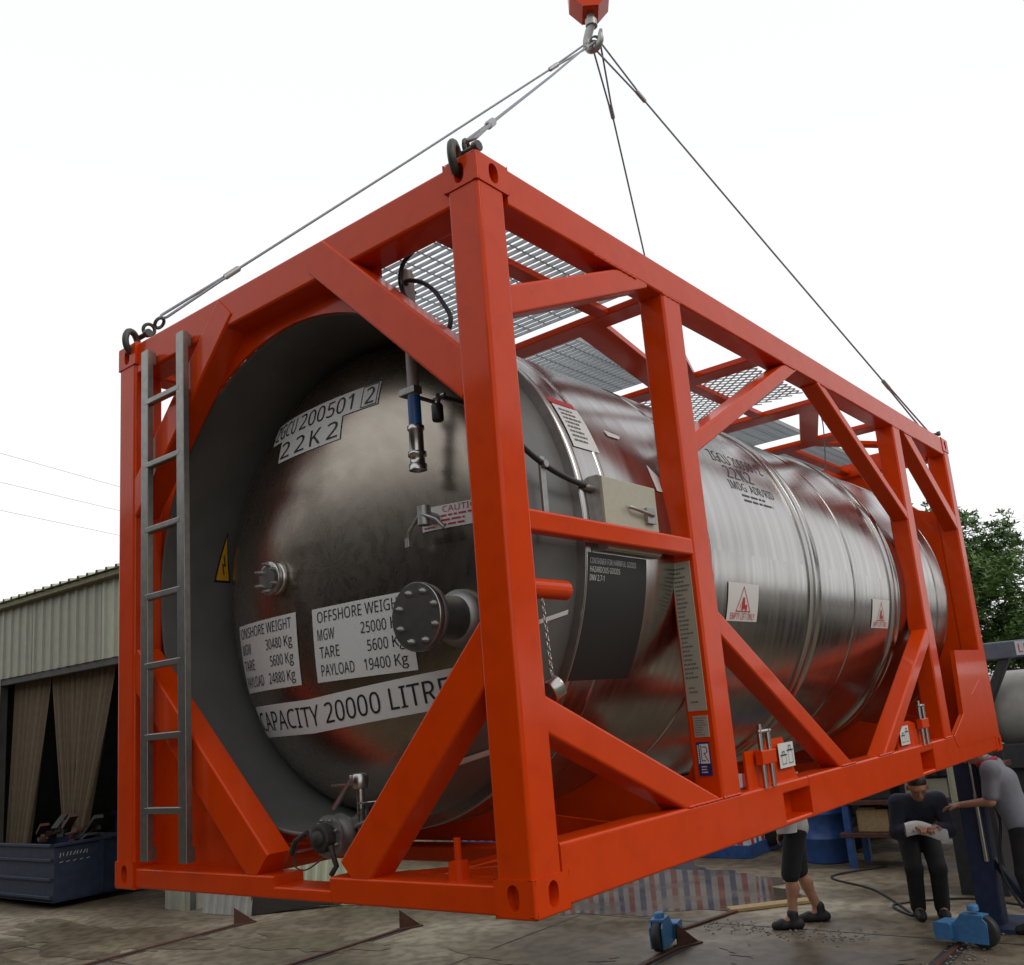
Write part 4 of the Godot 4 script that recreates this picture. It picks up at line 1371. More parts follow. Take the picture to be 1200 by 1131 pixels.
func warehouse() -> void:
	var w := thing("corrugated_warehouse", "pale green corrugated steel warehouse with curtained doorway at the left edge", "warehouse", Vector3(-9.85, 0, -4.95))
	var tones := [M.sheet_a, M.sheet_b, M.sheet_c]
	var X := func(x: float): return x + 9.85
	var x := -23.55
	var k := 0
	while x < -9.9:
		var wd := minf(1.14, -9.85 - x)
		var low := 3.47 if x > -15.7 and x < -10.5 else 0.0
		if x < -15.6 and x + wd > -15.6: wd = -15.6 - x + 0.001
		if x < -10.4 and x + wd > -10.4 and x > -15.7: wd = -10.4 - x + 0.001
		var b := MB.new()
		corrugated(b, Vector3(X.call(x), low, 0.0 if k % 2 == 0 else 0.006), Vector3.RIGHT, Vector3.UP, wd + 0.03, 4.66 - low + (k * 5 % 3) * 0.012)
		piece("wall_sheet", b, M.sheet_b if x < -14.4 else tones[(k * 2 + 1) % 3], w)
		x += wd
		k += 1
	var z := 0.0
	while z > -12.0:
		var b2 := MB.new()
		corrugated(b2, Vector3(0.0, 0, z), Vector3.FORWARD, Vector3.UP, 1.17, 4.64)
		piece("wall_sheet", b2, tones[k % 3], w)
		z -= 1.14
		k += 1
	var t := MB.new()
	t.box(Vector3(X.call(-24.0), 4.655, 0.0), Vector3(0.10, 4.74, 0.16), 0.01)
	piece("eave_trim", t, M.trim, w)
	x = -24.0
	while x < -9.85:
		var r := MB.new()
		corrugated(r, Vector3(X.call(x), 4.745, 0.22), Vector3.RIGHT, Vector3(0, 0.11, -0.994), minf(1.17, -9.75 - x), 12.4, 0.285, 0.045)
		piece("roof_sheet", r, M.sheet_a, w)
		x += 1.14
	var l := MB.new()
	l.box(Vector3(X.call(-15.75), 3.36, -0.10), Vector3(X.call(-10.35), 3.48, -0.012), 0.01)
	piece("lintel", l, M.dark_wall, w)
	for px in [-15.7, -10.38, -9.9]:
		var c := MB.new()
		c.box(Vector3(X.call(px) - 0.06, 0, -0.16), Vector3(X.call(px) + 0.06, 4.6, -0.03), 0.01)
		piece("column", c, M.dark_wall, w)
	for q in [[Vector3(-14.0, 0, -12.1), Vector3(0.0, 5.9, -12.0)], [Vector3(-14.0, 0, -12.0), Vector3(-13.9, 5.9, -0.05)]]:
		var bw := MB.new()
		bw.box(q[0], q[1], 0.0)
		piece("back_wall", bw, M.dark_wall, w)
	for q in 5:
		var p := MB.new()
		p.box(Vector3(-13.9, 4.5 + q * 0.02, -2.0 - q * 2.3), Vector3(-0.1, 4.62 + q * 0.02, -2.12 - q * 2.3), 0.0)
		piece("purlin", p, M.dark_wall, w)
	# curtains gathered in the doorway
	var cu := [[-15.62, -14.30, -15.72, -15.05, 0.40, 6, "leftmost brown canvas curtain swept towards the door jamb"], [-14.25, -13.44, -13.70, -13.34, 0.95, 5, "brown curtain strip, left arm of the gathered V in the doorway"],
		[-13.42, -12.22, -13.50, -13.10, 0.93, 6, "wide brown curtain drawn left into the knot above the blue skip"], [-12.16, -11.20, -11.45, -11.05, 0.7, 4, "brown curtain half hidden behind the frame's left post"]]
	for c2 in cu:
		var m := MB.new()
		var f := func(u, v):
			var ph: float = u * c2[5] * TAU
			var s: float = pow(v, 1.15)
			var xx := lerpf(lerpf(c2[0], c2[1], u), lerpf(c2[2], c2[3], u), s)
			var amp := lerpf(0.03, 0.05, s)
			var dz: float = (amp * cos(ph + v * 1.2) + 0.010 * cos(ph * 2.3)) * c2[5] * TAU / maxf(0.2, absf(lerpf(c2[1] - c2[0], c2[3] - c2[2], s)))
			return [Vector3(xx + 0.02 * sin(ph * 0.5 + v * 3.0), lerpf(3.42, c2[4], v), -5.22 + amp * sin(ph + v * 1.2) + 0.005 * sin(ph * 2.3)), Vector3(-dz, 0.05, 1.0).normalized()]
		m.grid(f, 0, 0, 1, 1, 60, 24)
		single("curtain", m, M.curtain, c2[6], "curtain", "curtains in the warehouse doorway")
	# things inside the doorway
	var wb := thing("workbench", "dim blue steel workbench standing inside the warehouse doorway", "workbench", Vector3(-14.6, 0, -7.4))
	var t1 := MB.new()
	t1.box(Vector3(-1.1, 0.95, -0.4), Vector3(1.1, 1.02, 0.4), 0.01)
	piece("top", t1, M.blue, wb)
	for lx in [-1.0, 1.0]:
		for lz in [-0.32, 0.32]:
			var lg := MB.new()
			lg.box(Vector3(lx - 0.04, 0, lz - 0.04), Vector3(lx + 0.04, 0.96, lz + 0.04), 0.005)
			piece("leg", lg, M.blue, wb)
	var rb := MB.new()
	rb.box(Vector3(-14.4, 1.021, -7.6), Vector3(-13.6, 1.4, -7.1), 0.02)
	rb.box(Vector3(-14.38, 1.40, -7.58), Vector3(-13.62, 1.44, -7.12), 0.02)
	rb.tube([Vector3(-14.2, 1.44, -7.35), Vector3(-14.15, 1.5, -7.35), Vector3(-13.85, 1.5, -7.35), Vector3(-13.8, 1.44, -7.35)], 0.012, 6)
	single("tool_chest", rb, M.tarp_red, "dull red tool chest on the workbench inside the warehouse", "tool chest")
	# blue skip
	var sk := thing("waste_skip", "scuffed dark blue steel skip in front of the warehouse doorway", "skip", Vector3(-14.2, 0, -5.0))
	var W := 1.9
	var D := 0.62
	for q in [["front_panel", Vector3(-W, 0.10, D - 0.03), Vector3(W - 0.034, 0.86, D)], ["back_panel", Vector3(-W, 0.10, -D), Vector3(W - 0.034, 0.86, -D + 0.03)], ["side_panel", Vector3(W - 0.032, 0.10, -D), Vector3(W, 0.86, D)], ["side_panel", Vector3(-W - 0.03, 0.10, -D), Vector3(-W - 0.001, 0.86, D)], ["floor", Vector3(-W, 0.09, -D), Vector3(W, 0.12, D)]]:
		var m2 := MB.new()
		m2.box(q[1], q[2], 0.004)
		piece(q[0], m2, M.skip_blue, sk)
	for y in [0.16, 0.40, 0.66, 0.86]:
		var rm := MB.new()
		rm.bar(Vector3(-W - 0.02, y, D + 0.012), Vector3(W - 0.05, y, D + 0.012), 0.05, 0.045, 0.01)
		piece("rib", rm, M.skip_blue, sk)
	var re := MB.new()
	re.bar(Vector3(W + 0.012, 0.862, -D), Vector3(W + 0.012, 0.862, D), 0.05, 0.045, 0.01)
	piece("rim", re, M.skip_blue, sk)
	for zz in [-0.08, 0.25]:
		var rv := MB.new()
		rv.bar(Vector3(W + 0.014, 0.12, -D + 0.3 + zz), Vector3(W + 0.014, 0.84, -D + 0.3 + zz), 0.03, 0.06, 0.006, Vector3.BACK)
		piece("upright", rv, M.skip_blue, sk)
	var mk := MB.new()
	rng.seed = 77
	for k2 in 9:
		var u := 0.08 + k2 * 0.048
		stroke(mk, [Vector2(u, 0.69 + rng.randf() * 0.02), Vector2(u + rng.randf() * 0.03, 0.745)], 0.010, func(a, c, l): return [Vector3(W + 0.002 + l, c, D - a), Vector3.RIGHT])
		if k2 % 2 == 0: stroke(mk, [Vector2(u, 0.62), Vector2(u + 0.04, 0.63)], 0.008, func(a, c, l): return [Vector3(W + 0.002 + l, c, D - a), Vector3.RIGHT])
	piece("chalk_mark", mk, M.sheet_c, sk).set_meta("kind", "stuff")
	for q in 4:
		var sp := MB.new()
		for e in 5:
			var a0 := Vector3(-12.75 - q * 0.42 + rng.randf() * 0.3, 0.80 + rng.randf() * 0.25, -5.1 + rng.randf() * 0.3)
			sp.bar(a0, a0 + Vector3(rng.randf_range(-0.5, 0.5), rng.randf_range(0.02, 0.25), rng.randf_range(-0.3, 0.2)), 0.06 + rng.randf() * 0.1, 0.02 + rng.randf() * 0.05, 0.004)
		single("scrap_metal", sp, M.iron if q % 2 == 0 else M.rust, ["dark scrap offcuts heaped at the right end of the blue skip", "rusty scrap bars lying in the blue skip beside the dark offcuts", "dark steel offcuts in the middle of the blue skip's load", "rusty scrap at the left of the blue skip's load"][q], "scrap metal", "scrap in the blue skip")
	# loose corrugated sheets leaning by the warehouse corner
	for q in [[Vector3(-9.46, 0.005, -4.90), Vector3(0.99, 0, -0.06), 0.95, 0.95, "pale corrugated sheet leaning upright beside the warehouse corner, below the frame"], [Vector3(-8.45, 0.005, -5.6), Vector3(0.97, 0, -0.25), 1.3, 0.62, "low pale corrugated sheet lying aslant behind the outlet valve"]]:
		var s2 := MB.new()
		corrugated(s2, q[0], (q[1] as Vector3).normalized(), Vector3(-0.10, 0.97, -0.22).normalized(), q[2], q[3], 0.15, 0.02)
		single("loose_sheet", s2, M.truck_white if q[2] < 1.0 else M.sheet_c, q[4], "metal sheet")
	var db := MB.new()
	db.bar(Vector3(-8.6, 0.12, -5.05), Vector3(-7.2, 0.20, -6.4), 0.16, 0.24, 0.01)
	single("timber_baulk", db, M.iron, "dark square timber baulk on the ground right of the leaning sheet", "timber")


func works_shed() -> void:
	# open-fronted shed in which the photographer stands; the tank head mirrors its dark mouth
	var w := thing("works_shed", "dark open-fronted works shed mirrored in the polished tank head", "shed", Vector3(-6, 0, 8.5))
	for q in [["back_wall", Vector3(-26, 0, 15.0), Vector3(9.0, 6.9, 15.2)], ["side_wall", Vector3(-26.2, 0, 0.0), Vector3(-26, 6.9, 15.2)], ["side_wall", Vector3(9.0, 0, 3.0), Vector3(9.2, 6.9, 15.2)], ["roof", Vector3(-26.4, 6.9, -0.6), Vector3(9.4, 7.1, 15.4)], ["fascia", Vector3(-26.4, 6.1, -0.62), Vector3(9.4, 6.89, -0.5)]]:
		var b := MB.new()
		b.box(q[1], q[2], 0.0)
		piece(q[0], b, M.dark_wall, w)
	for x in [-25.8, -14.0, 8.8]:
		var c := MB.new()
		c.box(Vector3(x - 0.15, 0, -0.15), Vector3(x + 0.15, 6.9, 0.15), 0.01)
		piece("column", c, M.concrete, w)


func rails() -> void:
	for q in [[-8.25, -4.60, "left"], [-5.95, -5.05, "second"], [-2.72, -5.30, "third"], [-0.58, -6.62, "right"]]:
		var r := thing("ground_rail", {"left": "leftmost steel rail set in the concrete, ending at a small rusty stop", "second": "steel rail in the concrete below the frame's bottom end beam", "third": "steel rail in the concrete with the blue rail trolley on it", "right": "steel rail in the concrete at the far right, beside loose stones"}[q[2]], "rail", Vector3(q[0], 0, q[1]), 0.0, "rails in the yard floor")
		var m := MB.new()
		m.box(Vector3(-0.022, -0.05, -0.02), Vector3(0.022, 0.022, 16.0), 0.006)
		piece("rail_head", m, M.rust, r)
		for s in [-1, 1]:
			var g := MB.new()
			g.box(Vector3(s * 0.026, 0.0, -0.02), Vector3(s * 0.075, 0.004, 16.0), 0.0)
			piece("flangeway", g, M.chassis, r)
		var t := MB.new()
		t.prism(PackedVector2Array([Vector2(0.05, 0.004), Vector2(-0.20, 0.004), Vector2(0.045, 0.20)]), func(p): return Vector3(-0.008, p.y, p.x), Vector3(0.016, 0, 0))
		t.box(Vector3(-0.05, 0.003, -0.2), Vector3(0.05, 0.016, 0.06), 0.002)
		var o := piece("rail_stop", t, M.rust, r)
		o.rotation.y = -0.35
	# blue rail trolley on the third rail
	for q in [[Vector3(-2.80, 0.0, -5.10), 0.25, 1.0, "blue rail trolley with thick dark wheel, standing alone on the third rail"], [Vector3(-0.42, 0.0, -5.98), 1.35, 0.92, "light blue rail trolley lying at the feet of the man in the grey shirt"]]:
		var t2 := thing("rail_trolley", q[3], "trolley", q[0], q[1], "blue rail trolleys")
		var s: float = q[2]
		var wl := MB.new()
		wl.lathe([Vector2(0.03, -0.035), Vector2(0.118, -0.035), Vector2(0.125, -0.028), Vector2(0.125, 0.028), Vector2(0.118, 0.035), Vector2(0.03, 0.035)], Vector3(0, 0.145, 0.06) * s, Vector3.RIGHT, 28)
		piece("wheel", wl, M.chassis, t2)
		var bd := MB.new()
		for sx in [-0.062, 0.046]:
			bd.prism(PackedVector2Array([Vector2(0.12, 0.05), Vector2(0.13, 0.22), Vector2(0.08, 0.27), Vector2(-0.10, 0.27), Vector2(-0.20, 0.16), Vector2(-0.20, 0.05)]), func(p): return Vector3(sx, p.y, p.x) * s, Vector3(0.016, 0, 0))
		bd.box(Vector3(-0.06, 0.262, -0.10) * s, Vector3(0.06, 0.282, 0.10) * s, 0.004)
		bd.box(Vector3(-0.10, 0.06, -0.34) * s, Vector3(0.10, 0.20, -0.18) * s, 0.02)
		piece("bracket", bd, M.light_blue, t2)
		var kb := MB.new()
		kb.lathe([Vector2(0.045, 0.282), Vector2(0.045, 0.315), Vector2(0.04, 0.325), Vector2(0, 0.328)], Vector3.ZERO, Vector3.UP, 16)
		piece("swivel", kb, M.light_blue, t2)
	# loose stones beside the right rail
	var st := MultiMesh.new()
	var sm := SphereMesh.new()
	sm.radius = 0.02; sm.height = 0.028; sm.radial_segments = 6; sm.rings = 3
	st.transform_format = MultiMesh.TRANSFORM_3D
	st.mesh = sm
	rng.seed = 5
	st.instance_count = 420
	for k in 420:
		var sc := rng.randf_range(0.2, 0.75)
		var p2 := Vector3(-0.5 + rng.randfn(0, 0.10), 0.006, rng.randf_range(-6.6, -4.6))
		if k > 220: p2 = Vector3(rng.randf_range(-2.9, -1.3), 0.005, -6.05 + rng.randfn(0, 0.13))
		st.set_instance_transform(k, Transform3D(Basis.from_euler(Vector3(rng.randf() * 3, rng.randf() * 3, 0)).scaled(Vector3(sc, sc * 0.7, sc)), p2))
	var so := MultiMeshInstance3D.new()
	so.multimesh = st
	so.material_override = M.concrete
	so.name = "loose_stones"
	so.set_meta("kind", "stuff"); so.set_meta("label", "pale loose stones scattered by the right rail and joint"); so.set_meta("category", "stones")
	add_child(so)


func yard_things() -> void:
	# tarpaulin-covered crate on a blue steel base
	var c := thing("covered_crate", "large crate under red, white and blue striped tarpaulin on a blue steel base", "crate", Vector3(-4.08, 0, -9.5))
	var b := MB.new()
	b.box(Vector3(-5.2, 0.0, -0.12), Vector3(0.0, 0.17, 0.0), 0.01)
	b.box(Vector3(-0.12, 0.0, -4.2), Vector3(0.0, 0.17, -0.121), 0.01)
	piece("base_beam", b, M.blue, c)
	var cols := [M.tarp_white, M.tarp_red, M.tarp_white, M.tarp_blue]
	rng.seed = 9
	for m in 3:
		var tb := MB.new()
		var mt: Material = [M.tarp_white, M.tarp_red, M.tarp_blue][m]
		var k := 0
		var x := 0.0
		while x < 5.1:
			var hit: bool = cols[k % 4] == mt
			if hit:
				tb.grid(func(u, v): return [Vector3(-u, v, -0.02 + 0.012 * sin(u * 9.0 + v * 4.0)), Vector3(0.1 * sin(u * 9.0), 0, 1).normalized()], x, 0.17, x + 0.09, 1.18, 1, 6)
				tb.grid(func(u, v): return [Vector3(-u, 1.18 + 0.02 * sin(v * 3.0 + u * 2.0), -0.02 - v), Vector3.UP], x, 0.0, x + 0.09, 4.1, 1, 8)
			if hit and x < 4.1:
				tb.grid(func(u, v): return [Vector3(-0.02 + 0.012 * sin(u * 8.0 + v * 5.0), v, -u), Vector3.RIGHT], x, 0.17, x + 0.09, 1.18, 1, 6)
			x += 0.09
			k += 1
		piece(["white_stripe", "red_stripe", "blue_stripe"][m], tb, mt, c).set_meta("kind", "stuff")
	# plank on the ground
	var pl := MB.new()
	pl.bar(Vector3(-2.95, 0.02, -6.65), Vector3(-2.35, 0.02, -7.25), 0.16, 0.03, 0.003)
	single("plank", pl, M.wood, "short yellow plank on the concrete left of the man in shorts", "plank")
	var pd := MB.new()
	pd.bar(Vector3(-3.02, 0.012, -5.85), Vector3(-2.82, 0.012, -6.9), 0.05, 0.02, 0.003)
	single("batten", pd, M.rust, "thin dark batten on the wet concrete beside the yellow plank", "batten")
	# blue hydraulic column
	var h := thing("hydraulic_column", "dark blue steel column with foot plate, behind the frame's far lower corner", "column", Vector3(-0.47, 0, -6.72))
	var h1 := MB.new()
	h1.box(Vector3(-0.10, 0.03, -0.09), Vector3(0.10, 2.2, 0.09), 0.012)
	piece("post", h1, M.navy, h)
	var h2 := MB.new()
	h2.box(Vector3(-0.22, 0.0, -0.3), Vector3(0.22, 0.035, 0.25), 0.006)
	h2.bar(Vector3(0.08, 0.55, 0.0), Vector3(0.42, 0.05, 0.1), 0.05, 0.05, 0.004)
	piece("foot", h2, M.navy, h)
	var h3 := MB.new()
	h3.tube([Vector3(0.06, 0.55, 0.12), Vector3(0.06, 1.1, 0.12)], 0.022, 12)
	h3.tube([Vector3(0.06, 1.08, 0.12), Vector3(0.06, 1.45, 0.12)], 0.014, 10)
	piece("ram", h3, M.steel, h)
	var h4 := MB.new()
	h4.tube(smooth([Vector3(0.11, 1.2, 0.08), Vector3(0.22, 0.9, 0.12), Vector3(0.17, 0.5, 0.16), Vector3(0.30, 0.2, 0.2)], 6), 0.012, 8)
	piece("hose", h4, M.hose, h)
	# pale sheet-metal locker behind the column
	var lk := thing("cabinet", "pale green cabinet on a dark stand behind the blue column", "cabinet", Vector3(-0.84, 0, -8.1))
	var l1 := MB.new()
	l1.box(Vector3(-0.15, 0.86, -0.2), Vector3(0.12, 1.5, 0.18), 0.015)
	piece("body", l1, M.sheet_c, lk)
	var l2 := MB.new()
	l2.box(Vector3(-0.12, 0.89, 0.1805), Vector3(0.09, 1.47, 0.192), 0.004)
	piece("door", l2, M.sheet_a, lk)
	var l3 := MB.new()
	l3.box(Vector3(-0.2, 0.0, -0.25), Vector3(0.25, 0.855, 0.2), 0.01)
	piece("stand", l3, M.chassis, lk)
	var gc := MB.new()
	gc.tube(smooth([Vector3(-0.2, 0.012, -7.4), Vector3(-0.9, 0.012, -7.7), Vector3(-1.5, 0.012, -7.3), Vector3(-1.2, 0.012, -6.9), Vector3(-1.9, 0.012, -7.9), Vector3(-2.6, 0.012, -8.5), Vector3(-2.2, 0.012, -9.2)], 8), 0.011, 8)
	single("ground_cable", gc, M.hose, "black cable snaking over the concrete behind the bending man", "cable")
	# truck across the back of the yard
	var t := thing("tank_truck", "tank truck with pale rounded tank and dark boom, crosswise behind the yard", "truck", Vector3(0, 0, -10.4))
	var t1 := MB.new()
	t1.box(Vector3(-5.2, 0.72, -1.0), Vector3(4.5, 0.98, -0.8), 0.01)
	t1.box(Vector3(-5.2, 0.72, -0.1), Vector3(4.5, 0.98, 0.1), 0.01)
	for x2 in [-5.0, -3.6, -2.2, -0.8, 0.6, 2.0]: t1.box(Vector3(x2, 0.74, -0.8), Vector3(x2 + 0.1, 0.94, -0.1), 0.0)
	piece("chassis", t1, M.chassis, t)
	for x3 in [-4.3, -3.05, 2.6]:
		for z3 in [-1.15, 0.05]:
			var w := MB.new()
			w.lathe([Vector2(0.20, -0.02), Vector2(0.44, -0.02), Vector2(0.50, 0.03), Vector2(0.50, 0.25), Vector2(0.44, 0.30), Vector2(0.24, 0.30)], Vector3(x3, 0.50, z3), Vector3.BACK, 28)
			var wo := piece("wheel", w, M.tyre, t)
			var rm := MB.new()
			rm.lathe([Vector2(0, 0.16), Vector2(0.10, 0.16), Vector2(0.12, 0.12), Vector2(0.22, 0.14), Vector2(0.26, 0.29)], Vector3(x3, 0.50, z3), Vector3.BACK, 24)
			piece("rim", rm, M.chassis, wo)
	var tk := MB.new()
	tk.lathe([Vector2(0, 1.16), Vector2(0.15, 1.155), Vector2(0.30, 1.12), Vector2(0.41, 1.05), Vector2(0.455, 0.95), Vector2(0.46, 0.90), Vector2(0.46, -4.2), Vector2(0, -4.3)], Vector3(0, 1.66, -0.35), Vector3.LEFT, 48)
	piece("tank", tk, M.truck_white, t)
	var fr := MB.new()
	fr.box(Vector3(-1.45, 0.98, 0.0), Vector3(4.4, 1.26, 0.20), 0.01)
	for q in [[Vector3(-1.30, 1.26, 0.16), Vector3(-0.72, 2.30, 0.16)], [Vector3(-1.42, 0.98, 0.12), Vector3(-1.42, 2.28, 0.12)], [Vector3(-0.62, 2.3, 0.14), Vector3(0.5, 2.1, 0.14)]]:
		fr.bar(q[0], q[1], 0.10, 0.15, 0.008, Vector3.BACK)
	fr.box(Vector3(-1.6, 1.0, -0.9), Vector3(-1.35, 2.2, -0.05), 0.02)
	piece("tank_frame", fr, M.chassis, t)
	var bm := MB.new()
	bm.box(Vector3(-1.35, 2.26, 0.05), Vector3(4.6, 2.47, 0.27), 0.02)
	piece("boom", bm, M.boom, t)
	var sg := MB.new()
	sg.box(Vector3(-0.58, 2.29, 0.271), Vector3(0.1, 2.455, 0.276), 0.0)
	var so := piece("sign", sg, M.tarp_white, t)
	var sl := MB.new()
	put_text(sl, "LUBE", -0.55, 2.32, -0.27, 2.425, func(u, v, l): return [Vector3(u, v, 0.276 + l * 0.5), Vector3.BACK])
	piece("lettering", sl, M.tarp_red, so)
	for q in [[-2.9, -1.75, 0.45, 1.25, "toolbox"], [-5.1, -3.9, 1.0, 1.7, "side_locker"], [-3.7, -2.1, 1.05, 1.55, "side_locker"], [-0.9, 1.6, 0.42, 0.70, "side_guard"]]:
		var bx := MB.new()
		bx.box(Vector3(q[0], q[2], -0.6), Vector3(q[1], q[3], 0.22), 0.02)
		for k2 in 3: bx.box(Vector3(q[0] + 0.05, lerpf(q[2], q[3], 0.25 + 0.25 * k2), 0.221), Vector3(q[1] - 0.05, lerpf(q[2], q[3], 0.25 + 0.25 * k2) + 0.02, 0.235), 0.0)
		piece(q[4], bx, M.navy if q[4] == "side_locker" else M.chassis, t)
	# odds and ends in the gloom in front of the truck
	var rk := thing("steel_rack", "dark steel rack of pipes and timber standing in front of the truck", "rack", Vector3(-1.75, 0, -9.35))
	for x4 in [-0.8, 0.9]:
		for z4 in [-0.25, 0.25]:
			var up := MB.new()
			up.box(Vector3(x4 - 0.04, 0, z4 - 0.04), Vector3(x4 + 0.04, 1.35, z4 + 0.04), 0.005)
			piece("upright", up, M.blue if x4 < 0 else M.chassis, rk)
	for y4 in [0.35, 0.72, 1.08]:
		var shf := MB.new()
		shf.box(Vector3(-0.9, y4, -0.3), Vector3(1.0, y4 + 0.05, 0.3), 0.005)
		piece("shelf", shf, M.rust, rk)
	rng.seed = 21
	for k3 in 9:
		var cr := MB.new()
		var yb: float = [0.401, 0.771, 1.131][k3 % 3]
		var xb := -0.70 + (k3 / 3) * 0.62
		var hh := rng.randf_range(0.10, 0.26)
		cr.box(Vector3(xb - 1.75, yb, -9.5), Vector3(xb - 1.75 + rng.randf_range(0.25, 0.5), yb + hh, -9.15), 0.012)
		cr.box(Vector3(xb - 1.73, yb + hh, -9.48), Vector3(xb - 1.53, yb + hh + 0.02, -9.17), 0.004)
		single("parts_box", cr, [M.wood, M.chassis, M.navy, M.iron, M.sheet_b, M.rust, M.chassis, M.wood, M.iron][k3], "%s box on the %s shelf of the steel rack, %s" % [["wooden", "black", "navy", "dark iron", "pale grey", "rusty", "black", "wooden", "dark iron"][k3], ["lowest", "middle", "top"][k3 % 3], ["by the blue uprights", "mid shelf", "by the right upright"][k3 / 3]], "box", "boxes on the steel rack")
	var dr := MB.new()
	dr.lathe([Vector2(0, 0), Vector2(0.28, 0), Vector2(0.285, 0.02), Vector2(0.28, 0.28), Vector2(0.29, 0.29), Vector2(0.28, 0.30), Vector2(0.28, 0.57), Vector2(0.29, 0.58), Vector2(0.28, 0.59), Vector2(0.28, 0.86), Vector2(0.285, 0.88), Vector2(0.27, 0.88), Vector2(0.27, 0.86), Vector2(0, 0.86)], Vector3(-3.02, 0, -9.55), Vector3.UP, 28)
	single("steel_drum", dr, M.blue, "blue steel drum between the striped crate and the steel rack", "drum")


func boundary() -> void:
	var w := thing("boundary_wall", "weathered concrete wall along the yard's right side, mirrored low in the barrel", "wall", Vector3(25.5, 0, -6))
	for k in 9:
		var b := MB.new()
		b.box(Vector3(-0.1, 0, -18.0 + k * 4.0), Vector3(0.1, 3.0, -14.02 + k * 4.0), 0.01)
		piece("panel", b, M.dark_wall, w)


func power_lines(C: Vector3, R: Basis) -> void:
	var ray := func(u: float, v: float, d: float): return C + R * (Vector3((u - 633.7) / 1100.7, -(v - 600.7) / 1100.7, -1) * d)
	var l := [[531, 570, 616, 608], [565, 598, 633, 625], [598, 627, 650, 643]]
	for k in 3:
		var a: Vector3 = ray.call(0.0, l[k][0], 46.0)
		var b: Vector3 = ray.call(138.0, l[k][1], 50.0)
		var c: Vector3 = ray.call(1130.0, l[k][2], 66.0)
		var d: Vector3 = ray.call(1200.0, l[k][3], 64.0)
		var m := MB.new()
		m.tube([a + (a - b) * 2.0, b, b.lerp(c, 0.3) - Vector3(0, 2.2, 0), b.lerp(c, 0.7) - Vector3(0, 1.5, 0), c, d + (d - c) * 4.0], 0.011, 5)
		single("power_line", m, M.galv, ["uppermost of the three thin power lines in the sky", "middle one of the three thin power lines", "lowest of the three thin power lines"][k], "power line", "power lines")


